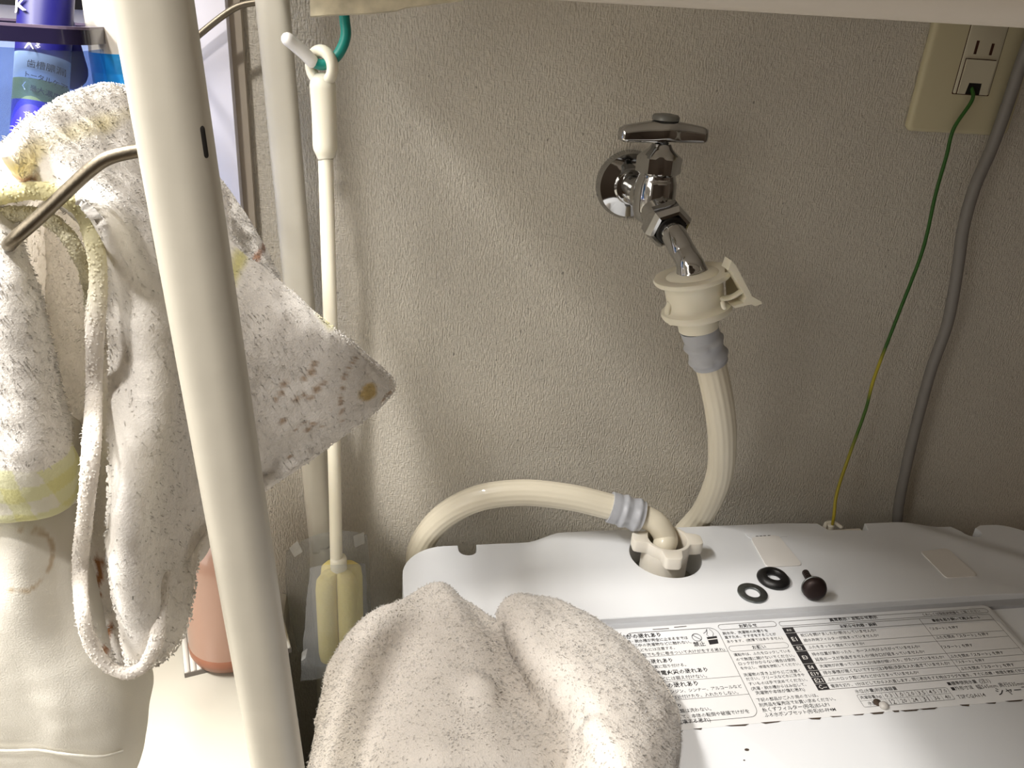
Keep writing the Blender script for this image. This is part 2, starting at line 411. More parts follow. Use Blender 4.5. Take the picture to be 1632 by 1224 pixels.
# ------------------------------------------------------------------ room
struct('wall_back', box(-1.2, 1.0, 0, .1, 0, 2.35), M['wallpaper'], smooth=False)
struct('wall_left', box(-1.3, -1.2, -2.2, .1, 0, 2.35), M['paint'], smooth=False)
struct('wall_right', box(1.0, 1.1, -2.2, .1, 0, 2.35), M['paint_dark'], smooth=False)
struct('wall_front', box(-1.3, 1.1, -2.3, -2.2, 0, 2.35), M['paint_dark'], smooth=False)
struct('floor', box(-1.3, 1.1, -2.3, .1, -.1, 0), M['floor'], smooth=False)
struct('ceiling', box(-1.3, 1.1, -2.3, .1, 2.35, 2.45), M['paint'], smooth=False)

# ------------------------------------------------------------------ washing machine
XL, XR, YB, YS = .0195, .585, -.0440, -.148
wm = thing('washing_machine', (.30, -.30, 0), 'white top loading washing machine with printed notice on its lid, under the tap', 'washing machine')
def ztop(x, y):
    def ss(t): t = min(1, max(0, t)); return t*t*(3-2*t)
    s = min(1, max(0, (YB-y)/.105))
    xb = .150-.078*s                       # curved step on the left
    z = .930-.0085*ss((xb-x)/.030)
    xc = .452+.13*s                        # step on the right
    z -= .0075*ss((x-xc)/.05)
    xe = .330+.135*s                       # soft crease
    z -= .004*ss((x-xe)/.09)*(1 if x < xc else 1)
    return z
def arc(cx, cy, r, a0, a1, n): return [(cx+r*cos(radians(a0+(a1-a0)*k/n)), cy+r*sin(radians(a0+(a1-a0)*k/n))) for k in range(n+1)]
outl = [(XL, YS), (XR, YS)]
outl += arc(XR-.034, YB-.034, .034, 0, 90, 10)
outl += [(.540, YB)] + [(.532, YB-.004)] + arc(.524, YB-.008, .009, 0, -180, 8) + [(.510, YB)]
outl += [(.4225, YB), (.4190, YB-.0105), (.3810, YB-.0105), (.3770, YB)]
outl += [(.0795, YB), (.0795, YB-.005)] + arc(.0720, YB-.006, .0075, 0, -180, 10) + [(.0645, YB)]
outl += arc(XL+.034, YB-.034, .034, 90, 180, 10)
HC = (.2255, -.0800); HR = .0285
hole = [(HC[0]+HR*cos(2*pi*k/48), HC[1]+HR*sin(2*pi*k/48)) for k in range(48)]
def inside(p, poly):
    c = False; n = len(poly)
    for i in range(n):
        a, b2 = poly[i], poly[i-1]
        if (a[1] > p[1]) != (b2[1] > p[1]) and p[0] < (b2[0]-a[0])*(p[1]-a[1])/(b2[1]-a[1])+a[0]: c = not c
    return c
def dense(poly, d=.006):
    out = []
    for i, a in enumerate(poly):
        b2 = poly[(i+1) % len(poly)]; n = max(1, int(math.dist(a, b2)/d))
        out += [(a[0]+(b2[0]-a[0])*k/n, a[1]+(b2[1]-a[1])*k/n) for k in range(n)]
    return out
od = dense(outl); pts = list(od)+list(hole); ne = len(pts)
edges = [(i, (i+1) % len(od)) for i in range(len(od))]+[(len(od)+i, len(od)+(i+1) % 48) for i in range(48)]
for i in range(80):
    for j in range(15):
        p = (XL+.004+(XR-XL-.008)*i/79, YS+.004+(YB-YS-.008)*j/14)
        if inside(p, outl) and math.dist(p, HC) > HR+.003 and min(math.dist(p, q) for q in od) > .003: pts.append(p)
vv, ee, ff, *_ = delaunay_2d_cdt([Vector(p) for p in pts], edges, [], 0, 1e-7)
vv = [(v.x, v.y) for v in vv]
g = G(); tf = []
for t in ff:
    c = (sum(vv[i][0] for i in t)/len(t), sum(vv[i][1] for i in t)/len(t))
    if inside(c, outl) and math.dist(c, HC) > HR*.999: tf.append(tuple(t))
g.add([(x, y, ztop(x, y)) for x, y in vv], tf)
bm = bmesh.new(); bv = [bm.verts.new(p) for p in g.v]
for t in g.f: bm.faces.new([bv[i] for i in t])
be = [e for e in bm.edges if len(e.link_faces) == 1]
r = bmesh.ops.extrude_edge_only(bm, edges=be)
for v in [q for q in r['geom'] if isinstance(q, bmesh.types.BMVert)]: v.co.z -= .030 if math.dist((v.co.x, v.co.y), HC) > HR+.001 else .026
loose = [v for v in bm.verts if not v.link_faces]
bmesh.ops.delete(bm, geom=loose, context='VERTS')
bmesh.ops.bevel(bm, geom=[e for e in bm.edges if e in be or (len(e.link_faces) == 2 and e.calc_face_angle(0) > radians(55) and abs(e.verts[0].co.z-ztop(e.verts[0].co.x, e.verts[0].co.y)) < .002 and abs(e.verts[1].co.z-ztop(e.verts[1].co.x, e.verts[1].co.y)) < .002)], offset=.0018, segments=3, affect='EDGES', clamp_overlap=True)
obj('rear_cover', bm, M['machine'], wm, angle=35)
cup = lathe([(HR, -.026), (HR-.001, -.030), (.006, -.030), (0, -.030)], 48, (HC[0], HC[1], .930))
obj('inlet_recess', cup, M['machine_grey'], wm)
# body
obj('cabinet', prism(rrect(XR-XL-.012, .500, .03, cx=(XR+XL)/2, cy=-.302), 0.02, .897), M['machine'], wm, angle=40)
# top rim around the lid
PH = radians(5.4); YL, ZL = -.152, .926
def lp(u, v, h=0): return Vector((u, YL-v*cos(PH)-h*sin(PH)*1, ZL-v*sin(PH)+h*cos(PH)))
LX0, LX1 = .150, .4585
def slope_slab(x0, x1, v0, v1, h0, h1, bev, name, m, r=.004):
    o = prism(rrect(x1-x0, v1-v0, r, 4, (x0+x1)/2, -(v0+v1)/2), h0, h1, (0, YL, ZL), (1, 0, 0), (0, cos(PH), sin(PH)), (0, -sin(PH), cos(PH)))
    return obj(name, o, m, wm, bevel=bev, angle=40)
slope_slab(XL, .1495, -.002, .40, -.03, -.002, .0015, 'side_rim', M['machine'])
slope_slab(LX1+.0006, XR, -.002, .40, -.03, -.0045, .0015, 'side_rim', M['machine'])
obj('hinge_gap', box(XL+.004, XR-.004, -.1545, -.1475, .900, .9245), M['seam'], wm, smooth=False)
lid = slope_slab(.1498, LX1, .0015, .395, -.028, 0, .0012, 'lid', M['machine'], .006)
# lid notice: sheet, ruled lines, lettering (flat print)
def onlid(name, g, m): return obj(name, g, m, lid, smooth=False)
la, lb = (0.1518,0.0021), (0.1757,0.0855)
LV0, LV1 = .018, lb[1]-.001
onlid('notice_sheet', prism(rrect(LX1-.004-.162, LV1-LV0, .003, 4, (LX1-.004+.162)/2, -(LV0+LV1)/2), 0.00005, .00022, (0, YL, ZL), (1, 0, 0), (0, cos(PH), sin(PH)), (0, -sin(PH), cos(PH))), M['label'])
HP = .00032
GI, GG, GW = G(), G(), G()
def q4(g, a, b2, c, d, h=HP): g.add([lp(*a, h), lp(*b2, h), lp(*c, h), lp(*d, h)], [(3, 2, 1, 0)])
def rule(a, b2, w=.00028, g=GG, h=HP):
    ax, ay = a; bx, by = b2; L = math.hypot(bx-ax, by-ay); nx, ny = -(by-ay)/L*w/2, (bx-ax)/L*w/2
    q4(g, (ax+nx, ay+ny), (bx+nx, by+ny), (bx-nx, by-ny), (ax-nx, ay-ny), h)
def loop(P, w=.0003, g=GG):
    for i in range(len(P)): rule(P[i], P[(i+1) % len(P)], w, g)
def pill(a, b2, h):      # a: left end, b2: right end, on one row
    v = (a[1]+b2[1])/2; r = h/2
    P = [(a[0]+r-r*sin(t), v-r*cos(t)) for t in np.linspace(0, pi, 9)]+[(b2[0]-r+r*sin(t), v+r*cos(t)) for t in np.linspace(0, pi, 9)]
    loop(P)
TXT = []
def text(body, a, b2, g='ink', k=1.0, bold=False):
    """one line of print from a to b2 (u,v of its middle height)"""
    TXT.append((body, a, b2, g, k, bold))
text('けがの恐れあり', (0.1650,0.0104), (0.1938,0.0095), bold=True)
text('洗濯・脱水槽が完全に止まるまでは', (0.1650,0.0144), (0.2120,0.0140))
text('絶対に中の洗濯物などに触れない。', (0.1656,0.0185), (0.2132,0.0177))
text('特に子どもには注意する。', (0.1664,0.0220), (0.1998,0.0222))
text('(弱い回転でも手に巻きついて大けがをする恐れ)', (0.1648,0.0275), (0.2344,0.0251))
text('感電の恐れあり', (0.1676,0.0327), (0.1947,0.0316), bold=True)
text('アースを確実に取り付ける。', (0.1656,0.0366), (0.2026,0.0367))
text('感電・漏電火災の恐れあり', (0.1667,0.0428), (0.2159,0.0409), bold=True)
text('浴室などには据え付けない。', (0.1719,0.0467), (0.2134,0.0465))
text('爆発の恐れあり', (0.1753,0.0522), (0.2055,0.0515), bold=True)
text('ガソリン、ベンジン、シンナー、アルコールなど', (0.1665,0.0574), (0.2337,0.0561))
text('の付いた衣類は近付けたり、入れたりしない。', (0.1664,0.0616), (0.2294,0.0606))
text('けがの恐れあり', (0.1654,0.0676), (0.1884,0.0669), bold=True)
text('防水性の衣類は洗わない。', (0.1702,0.0717), (0.2067,0.0711))
text('(異常振動して、本体の転倒や破損でけがを', (0.1688,0.0761), (0.2306,0.0749))
text('体を破壊する恐れ)', (0.1746,0.0793), (0.2033,0.0787))
c0 = (0.1585,0.0074); c1 = (0.2361,0.0063); c2 = (0.2361,0.0788); c3 = (0.1790,0.0806)
BL = .168; BR = (c1[0]+c2[0])/2; BT = (c0[1]+c1[1])/2; BB = (c2[1]+c3[1])/2
loop([(x, -y) for x, y in rrect(BR-BL, BB-BT, .006, 5, (BL+BR)/2, -(BT+BB)/2)], .00035)
for p in ((0.2351,0.0281), (0.2363,0.0489), (0.2362,0.0631)): rule((BL, p[1]), (BR, p[1]))
# prohibition ring and drum pictogram
pc = (0.2186,0.0145)
loop([(pc[0]+.0033*cos(t), pc[1]+.0033*sin(t)) for t in np.linspace(0, 2*pi, 24, endpoint=False)], .0004, GI)
rule((pc[0]-.0023, pc[1]-.0023), (pc[0]+.0023, pc[1]+.0023), .0004, GI)
text('禁止', (0.2140,0.0208), (0.2225,0.0201), bold=True)
d0 = (0.2257,0.0149); d1 = (0.2333,0.0144); d2 = (0.2321,0.0210); d3 = (0.2254,0.0216)
q4(GI, d0, d1, d2, d3); dm = [((d0[0]*(1-t)+d3[0]*t), (d0[1]*(1-t)+d3[1]*t)) for t in (.3, .42)]; dn = [((d1[0]*(1-t)+d2[0]*t), (d1[1]*(1-t)+d2[1]*t)) for t in (.3, .42)]
q4(GW, dm[0], dn[0], dn[1], dm[1], HP+.0001)
for P in ([(0.2247,0.0114), (0.2272,0.0099), (0.2285,0.0077), (0.2276,0.0111), (0.2266,0.0127), (0.2277,0.0145)], [(0.2303,0.0079), (0.2315,0.0097), (0.2319,0.0120), (0.2306,0.0142)]):
    for i in range(len(P)-1): rule(P[i], P[i+1], .0003, GI)
pill((0.2377,0.0070), (0.2815,0.0068), .0048); text('お知らせ', (0.2530,0.0072), (0.2666,0.0069), bold=True)
text('脱水中、洗濯物の片寄りを', (0.2384,0.0127), (0.2724,0.0126))
text('直すため、すすぎをすることが', (0.2385,0.0161), (0.2770,0.0163))
text('あります。(故障ではありません)', (0.2386,0.0198), (0.2801,0.0203))
pill((0.2377,0.0263), (0.2814,0.0264), .0048); text('お願い', (0.2545,0.0265), (0.2647,0.0265), bold=True)
text('運転中は、ふたをロックしている', (0.2389,0.0315), (0.2803,0.0318))
text('ので無理に開けないでください。', (0.2388,0.0354), (0.2813,0.0359))
text('ロックがかからない場合は使用', (0.2391,0.0391), (0.2800,0.0392))
text('を中止し、修理を依頼してください。', (0.2390,0.0427), (0.2822,0.0431))
text('洗濯物の浮き上がりにご注意く', (0.2387,0.0483), (0.2795,0.0484))
text('ださい。フリースなど水に浮きや', (0.2391,0.0517), (0.2807,0.0518))
text('すいものは手で沈めてください。', (0.2392,0.0555), (0.2805,0.0558))
text('(洗濯・脱水槽からはみ出して、', (0.2391,0.0590), (0.2778,0.0597))
text('洗濯物や本体が傷む恐れ)', (0.2406,0.0627), (0.2750,0.0630))
text('下記の部品がご入り用のさいは、', (0.2391,0.0679), (0.2817,0.0683))
text('別売品を販売店でお買い求めください。', (0.2391,0.0716), (0.2919,0.0721))
text('糸くずフィルター(形名)ES-LP1', (0.2394,0.0756), (0.2855,0.0755))
text('ふろ水ポンプセット(形名)ES-FP4M', (0.2393,0.0796), (0.2880,0.0792))
pill((0.2838,0.0066), (0.4531,0.0084), .0042)
text('異常表示・お知らせ表示', (0.3233,0.0069), (0.3614,0.0068), bold=True)
text('くわしくは取扱説明書を ご覧ください', (0.3984,0.0074), (0.4465,0.0079), 'ink_grey')
t0 = (0.2841,0.0111); t1 = (0.2927,0.0112); t2 = (0.2921,0.0644); t3 = (0.2839,0.0647)
TX0, TX1 = (t0[0]+t3[0])/2, (t1[0]+t2[0])/2; TT, TB = (t0[1]+t1[1])/2, (t2[1]+t3[1])/2
TR = .4515
q4(GI, (TX0, TT), (TX1, TT), (TX1, TB), (TX0, TB))
rows = [(0.2892,0.0163), (0.2890,0.0272), (0.2901,0.0325), (0.2902,0.0433), (0.2903,0.0491), (0.2904,0.0542), (0.2906,0.0598)]
MID = ((0.3925,0.0120))[0]*.5+((0.3934,0.0592))[0]*.5
for i, p in enumerate(rows):
    rule((TX0, p[1]), (TX1, p[1]), .0002, GW, HP+.0001); rule((TX1, p[1]), (TR, p[1]))
rule((TX0, TT), (TR, TT)); rule((TX0, TB), (TR, TB), .0004); rule((TR, TT), (TR, TB)); rule((MID, TT), (MID, rows[-1][1]))
vs_ = [TT]+[p[1] for p in rows]+[TB]
for i, s in enumerate(('表示', 'E1', 'E2', 'E3', 'E4', 'E19', 'E21', 'C--')):
    v = (vs_[i]+vs_[i+1])/2; w = .0028*max(1, len(s)*.75)
    text(s, ((TX0+TX1)/2-w/2, v), ((TX0+TX1)/2+w/2, v), 'white', .9)
text('お知らせ内容・説明', (0.3280,0.0136), (0.3567,0.0135), bold=True)
text('事前を取り除いて再スタート', (0.4020,0.0135), (0.4421,0.0138), bold=True)
text('蛇口を開けましたか?断水していませんか?', (0.2946,0.0190), (0.3533,0.0190))
text('給水弁用フィルターが詰まっていませんか?', (0.2946,0.0238), (0.3525,0.0233))
text('「スタート」を押す', (0.3955,0.0213), (0.4183,0.0213))
text('ふたをきっちり閉めていますか?', (0.2948,0.0299), (0.3376,0.0297))
text('ふたを閉め「スタート」を押す', (0.3944,0.0290), (0.4376,0.0296))
text('排水位置が高かったり、ホースの先がふさがっていませんか?', (0.2945,0.0358), (0.3772,0.0359))
text('延長ホースが長過ぎませんか?排水口が詰まっていませんか?', (0.2945,0.0403), (0.3777,0.0405))
text('「スタート」を押す', (0.3932,0.0378), (0.4177,0.0382))
text('洗濯物が片寄っていませんか?本体が傾いたり、がたついていませんか?', (0.2947,0.0461), (0.3891,0.0461))
text('ふたを閉め「スタート」を押す', (0.3940,0.0460), (0.4361,0.0466))
text('排水事情が悪くないですか?(注3参照)洗剤を入れ過ぎていませんか?', (0.2945,0.0517), (0.3896,0.0514))
text('「スタート」を押す', (0.3955,0.0513), (0.4174,0.0513))
text('ふたのロック部に布などがはさまっていませんか?', (0.2948,0.0572), (0.3622,0.0567))
text('ふたを閉め「スタート」を押す', (0.3944,0.0569), (0.4363,0.0570))
text('電源を切り、1分ほどしてから入れ直します。同じ表示をする時はプラグを抜き、すぐに点検・修理を依頼ください', (0.2943,0.0620), (0.4438,0.0625))
text('水位(水量)別洗濯容量', (0.3085,0.0679), (0.3387,0.0678))
s0 = (0.3082,0.0703); s1 = (0.3744,0.0704); s2 = (0.3734,0.0797); s3 = (0.3079,0.0799)
sl, srr, stt, sb = (s0[0]+s3[0])/2, (s1[0]+s2[0])/2, (s0[1]+s1[1])/2, (s2[1]+s3[1])/2
loop([(x, -y) for x, y in rrect(srr-sl, sb-stt, .001, 3, (sl+srr)/2, -(stt+sb)/2)], .0003)
rule((sl, (stt+sb)/2), (srr, (stt+sb)/2), .0002)
cw = (srr-sl)/8.2; x0 = sl+cw*2.2
def ctext(s, u, v, w, g='ink_grey'): text(s, (u-w/2, v), (u+w/2, v), g)
ctext('洗濯容量(kg)', sl+cw*1.1, stt*.75+sb*.25, cw*1.9, 'ink'); ctext('水量(L)', sl+cw*1.1, stt*.25+sb*.75, cw*1.2, 'ink')
for i, (a, c) in enumerate(zip(('0.3', '1.0', '2.0', '3.5', '4.5', '7.0'), ('12', '20', '24', '31', '36', '40'))):
    rule((x0+cw*i, stt), (x0+cw*i, sb), .00018)
    ctext(a, x0+cw*(i+.5), stt*.75+sb*.25, cw*.62); ctext(c, x0+cw*(i+.5), stt*.25+sb*.75, cw*.5)
text('■標準使用水量', (0.3767,0.0678), (0.3987,0.0677)); text('(注1)', (0.4005,0.0679), (0.4087,0.0678), 'ink_grey')
text('■外形寸法', (0.3767,0.0719), (0.3928,0.0718)); text('幅565mm 奥行535mm', (0.3954,0.0721), (0.4320,0.0722), 'ink_grey')
text('TSPCQA614', (0.3767,0.0784), (0.3972,0.0780), 'ink_grey')
text('シャープ株式会社', (0.4068,0.0781), (0.4604,0.0758))
curves = []
for (body, a, b2, gname, k, bold) in TXT:
    cu_ = bpy.data.curves.new('t', 'FONT'); cu_.body = body; cu_.size = 1; cu_.resolution_u = 1
    cu_.offset = .016 if bold else .006
    o = bpy.data.objects.new('t', cu_); COL.objects.link(o); curves.append(o)
bpy.context.view_layer.update(); dg = bpy.context.evaluated_depsgraph_get()
TG = {'ink': G(), 'ink_grey': G(), 'white': G()}
for (body, a, b2, gname, k, bold), o in zip(TXT, curves):
    me = bpy.data.meshes.new_from_object(o.evaluated_get(dg))
    P = np.array([v.co[:] for v in me.vertices]); w = (b2[0]-a[0])*k; x0, x1 = P[:, 0].min(), P[:, 0].max()
    sc = w/(x1-x0); um = (a[0]+b2[0])/2; vm = (a[1]+b2[1])/2
    if b2[0] > TR+.001: um, sc = a[0]+(x1-x0)*sc/2, sc
    lo = .36
    TG[gname].add([lp(um+(p[0]-(x0+x1)/2)*sc, vm-(p[1]-lo)*sc, HP+(.0001 if gname == 'white' else .00003)) for p in P], [tuple(q.vertices) for q in me.polygons])
    bpy.data.meshes.remove(me)
for o in curves:
    c = o.data; bpy.data.objects.remove(o); bpy.data.curves.remove(c)
TG['ink'].add(GI.v, GI.f); TG['ink_grey'].add(GG.v, GG.f); TG['white'].add(GW.v, GW.f)
def flat(name, g, m):
    me = bpy.data.meshes.new(name); me.from_pydata([tuple(p) for p in g.v], [], g.f); me.update()
    return link(name, me, m, lid, smooth=False)
for nm_, k_, m_ in (('notice_lettering', 'ink', 'ink'), ('notice_ruled_lines', 'ink_grey', 'ink_grey'), ('notice_white_lettering', 'white', 'paper_white')): flat(nm_, TG[k_], M[m_])['kind'] = 'stuff'
# grime along the notice's lower and upper edge
gd = G(); random.seed(3)
x = .19
while x < .44:
    w = random.uniform(.003, .016)
    if random.random() > .35: q4(gd, (x, LV1-.0006*random.random()), (x+w, LV1-.0004*random.random()), (x+w*.8, LV1+random.uniform(.0003, .0012)), (x+w*.2, LV1+random.uniform(.0002, .0009)), .0003)
    x += w*random.uniform(.9, 1.8)
for (a, b2) in (((0.2056,0.0042), (0.2149,0.0040)), ((0.1896,0.0049), (0.2016,0.0050))):
    rule(a, b2, .0005, gd, .0003)
flat('grime_marks', gd, M['dirt'])['kind'] = 'stuff'
for c_, r_ in (((0.2179,0.1012), .0011), ((0.2134,0.1077), .0005)):
    gd = G(); gd.add([lp(c_[0]+r_*1.4*cos(t), c_[1]+r_*.8*sin(t), .0002) for t in np.linspace(2*pi, 0, 10, endpoint=False)], [tuple(range(10))]); flat('speck', gd, M['dirt'])
bc = (0.3204,0.0792)
obj('lid_bumper', lathe([(.0030, 0), (.0030, .0012), (.0024, .0024), (.001, .003), (0, .0031)], 16, lp(bc[0]+.001, bc[1]+.001), (0, -sin(PH), cos(PH))), M['bump'], lid)
obj('bumper_base', lathe([(.0027, 0), (.0027, .0009), (0, .0009)], 16, lp(bc[0]-.0015, bc[1]-.0018), (0, -sin(PH), cos(PH))), M['dirt'], lid)
# screw cover stickers and embossed frames on the rear cover
def sticker(P, name, h, m, r=.004, inset=0):
    P = [Vector(p) for p in P]; poly = []
    n = len(P)
    for i in range(n):
        a, b2, c = P[i-1], P[i], P[(i+1) % n]; d1 = (a-b2).normalized()*r; d2 = (c-b2).normalized()*r
        for t in np.linspace(0, 1, 5): poly.append((b2+d1)*(1-t)**2+b2*2*t*(1-t)+(b2+d2)*t*t)
    g = G(); k = len(poly)
    g.add([(p.x, p.y, ztop(p.x, p.y)+hh) for hh in (.00005, h) for p in poly], [tuple(range(k, 2*k))]+[(i, (i+1) % k, k+(i+1) % k, k+i) for i in range(k)])
    return obj(name, g, m, wm, smooth=False)
M['sticker'] = mat('screw_cover_plastic', (224, 221, 217), .45)
sticker([(0.3052,-0.0636,0.9300), (0.3307,-0.0619,0.9300), (0.3313,-0.1023,0.9300), (0.3009,-0.1023,0.9300)], 'screw_cover', .0009, M['sticker'])
sticker([(0.4451,-0.0888,0.9270), (0.4738,-0.0848,0.9270), (0.4716,-0.1247,0.9260), (0.4403,-0.1269,0.9260)], 'screw_cover', .0009, M['sticker'])
sticker([(0.3035,-0.0564,0.9300), (0.3369,-0.0552,0.9300), (0.3380,-0.0642,0.9300), (0.3041,-0.0636,0.9300)], 'embossed_tab', .0005, M['machine'], .002)
gd = G()
for p in ((0.3119,-0.0620,0.9310), (0.3153,-0.0619,0.9310), (0.3187,-0.0618,0.9310), (0.3227,-0.0617,0.9310)): box(p[0]-.0013, p[0]+.0011, p[1]-.0003, p[1]+.0003, p[2]-.0012, p[2]-.0002, gd)
obj('embossed_mark', gd, M['ink_grey'], wm, smooth=False)
# earth terminal in the notch
et = (0.3916,-0.0468,0.9280)
g = lathe([(.0030, -.006), (.0030, .0005), (.0024, .0012), (0, .0014)], 16, (et[0]-.002, et[1]+.002, .9255))
tube([(et[0]-.008, et[1]+.001, .9250), (et[0]-.004, et[1]+.005, .9262), (et[0]+.003, et[1]+.005, .9262), (et[0]+.0075, et[1]+.001, .9245)], .0017, 20, 10, g, rcap=True)
box(.381, .419, YB-.0090, YB-.0005, .905, .921, g)
obj('earth_terminal', g, M['nut'], wm, angle=40)

# ------------------------------------------------------------------ loose hardware on the washer
wc = (0.2751,-0.1315,0.9305)
o = obj('flat_washer', lathe([(.0055, 0), (.0105, 0), (.0110, .0004), (.0110, .0013), (.0105, .0016), (.0058, .0016), (.0055, .0012), (.0055, 0)], 40, (wc[0], wc[1], .9302), cap=False), M['washer_steel'], angle=40)
tag(o, 'flat grey steel washer lying left of the black rubber one on the washing machine', 'washer')
rc = (0.2986,-0.1176,0.9325)
o = obj('rubber_washer', lathe([(.0052, .0016), (.0062, .0002), (.0118, 0), (.0125, .0012), (.0123, .0026), (.0098, .0052), (.0068, .0056), (.0058, .0048), (.0052, .0016)], 40, (rc[0], rc[1], .9302), cap=False), M['rubber'], angle=50)
tag(o, 'thick black rubber washer lying between the steel washer and the dark bolt', 'washer')
b0 = Vector((0.3185,-0.1401,0.9392)); b1 = Vector((0.3257,-0.1147,0.9345)); hx = (b1-b0).normalized()
bt = thing('bolt', (b0.x, b0.y, .930), 'small dark bronze bolt lying on its side right of the rubber washer', 'bolt')
obj('bolt_head', lathe([(0, -.0052), (.004, -.0050), (.0070, -.0040), (.0084, -.0022), (.0088, -.0006), (.0088, .0006), (.0084, .0010), (0, .0010)], 40, b0, hx), M['bolt'], bt)
obj('flange', lathe([(0, .0008), (.0090, .0008), (.0092, .0014), (.0090, .0020), (.0, .0020)], 40, b0, hx), M['washer_steel'], bt)
def thread(a, t): return 1+.05*sin(t*70)
obj('shank', tube([b0+hx*.001, b0+hx*.010, b0+hx*.0245], .0026, 60, 16, sec=thread, rcap=True), M['bolt'], bt)

# ------------------------------------------------------------------ tap on the wall
tp = thing('water_tap', (.186, 0, 1.20), 'chrome wall tap with a T handle above the washing machine', 'tap')
TX, TY = .1865, -.050
TZ = 1.203
obj('wall_flange', lathe([(.0245, 0), (.0245, .0025), (.0225, .0060), (.0150, .0085), (.0130, .0090), (.0125, .013), (.0115, .0135), (0, .0135)], 56, (.1835, 0, TZ), (0, -1, 0)), M['chrome'], tp, angle=40)
obj('inlet_pipe', lathe([(.0090, .010), (.0090, .030), (.0115, .0315), (.0120, .036), (.0115, .05)], 32, (.1838, 0, TZ), (.003, -1, 0)), M['chrome'], tp, angle=40)
body = lathe([(.0, -.0185), (.006, -.0180), (.0115, -.0145), (.0138, -.008), (.0142, 0), (.0138, .010), (.0130, .012), (.0122, .015), (.0122, .0158)], 40, (TX, TY, TZ+.0005))
obj('valve_body', body, M['chrome'], tp, angle=50)
# branch towards the spout
SD = Vector((.12, -.90, -.34)).normalized(); S0 = Vector((TX, TY, TZ-.004))
obj('spout_branch', lathe([(.0120, 0), (.0118, .010), (.0108, .016), (.0108, .020)], 32, S0, SD), M['chrome'], tp, angle=40)
def hexf(a, h): 
    k = (a % (pi/3))-pi/6; return cos(pi/6)/cos(k)*1.075
hexn = lathe([(.0100, .016), (.0130, .0172), (.0150, .0195), (.0150, .0265), (.0128, .0300), (.0108, .0308), (.0095, .0300)], 48, S0, SD, rf=hexf, cap=False)
obj('spout_nut', hexn, M['chrome'], tp, smooth=True, angle=22)
SE = Vector((0.1979,-0.1060,1.1674))
p0 = S0+SD*.018; p1 = S0+SD*.034
def rs(t): return .0080+(.0022*max(0, (t-.80)/.2)**1.2)
obj('spout', tube([p0, p1, p1+SD*.003, p1+SD*.006+(SE-p1)*.10, p1+SD*.007+(SE-p1)*.25, p1*.45+SE*.55+Vector((0, -.0022, .0012)), SE-Vector((.002, -.002, -.006)), SE], rs, 70, 28), M['chrome'], tp)
obj('spout_seal', lathe([(.0086, .0300), (.0102, .0306), (.0100, .0318), (.0084, .0322)], 32, S0, SD), M['rubber'], tp)
# bonnet, stem, handle
obj('bonnet', lathe([(.0118, .0150), (.0126, .0160), (.0140, .0172), (.0140, .0268), (.0128, .0285), (.0080, .0325), (.0068, .0345), (.0062, .0355)], 48, (TX, TY, TZ), rf=lambda a, h: (hexf(a+.25, h) if .0165 < h < .0280 else 1.0)), M['chrome'], tp, angle=22)
obj('stem', lathe([(.0046, .034), (.0046, .044)], 20, (TX, TY, TZ)), M['chrome'], tp)
HZ = TZ+.0375
hd = []; nx_ = 41
ang = radians(4)
hxv = Vector((cos(ang), sin(ang), .018)); hyv = Vector((-sin(ang), cos(ang), 0)); hzv = Vector((0, 0, 1))
g = G(); ring = 20
HC0 = Vector((TX+.0005, TY, HZ+.0045))
for i in range(nx_):
    s = -1+2*i/(nx_-1); a_ = abs(s)
    end = sqrt(max(0, 1-max(0, (a_-.90)/.10)**2))
    wy = (.0064*(1-.10*a_)+.0030*math.exp(-(s/.30)**2))*max(end, .55)
    top = .0042+.0050*max(0, 1-a_*1.05)**.9; bot = -.0056+.0008*math.exp(-(s/.2)**2)
    zc = (top+bot)/2; hz_ = (top-bot)/2*max(end, .8)
    for k in range(ring):
        t = 2*pi*k/ring; c_, s_ = cos(t), sin(t)
        yy = wy*abs(c_)**.42*(1 if c_ > 0 else -1); z_ = hz_*abs(s_)**.42*(1 if s_ > 0 else -1)
        if s_ > 0: yy *= 1-.30*s_
        g.v.append(tuple(HC0+hxv*(s*.0305)+hyv*yy+hzv*(zc+z_)))
for i in range(nx_-1):
    for k in range(ring): g.f.append((i*ring+k, i*ring+(k+1) % ring, (i+1)*ring+(k+1) % ring, (i+1)*ring+k))
g.f.append(tuple(reversed(range(ring)))); g.f.append(tuple((nx_-1)*ring+k for k in range(ring)))
obj('handle', g, M['chrome'], tp, angle=60)
M['cap'] = mat('tap_cap_grey', (120, 120, 116), .4, .3)
obj('handle_cap', lathe([(.0088, 0), (.0088, .0022), (.0078, .0034), (.004, .0040), (0, .0041)], 32, HC0+Vector((0, 0, .0082))), M['cap'], tp, angle=40)

# ------------------------------------------------------------------ hose
hs = thing('water_hose', (SE.x, SE.y, SE.z-.02), 'cream vinyl water hose looping from the chrome tap behind the machine to its inlet nut', 'hose')
CD = Vector((.27, -.05, -1)).normalized()            # connector axis, down the hose
CO = SE-CD*.001
col = lathe([(.0092, -.0010), (.0150, .0004), (.0165, .0016), (.0178, .0008), (.0240, .0012), (.0246, .0026), (.0238, .0042), (.0195, .0056), (.0185, .0065), (.0180, .0200), (.0190, .0225), (.0222, .0238), (.0226, .0262), (.0215, .0282), (.0140, .0292), (.0132, .0300), (.0128, .0385), (.0120, .0390)], 56, CO, CD, cap=False)
obj('tap_connector', col, M['cream'], hs, angle=50)
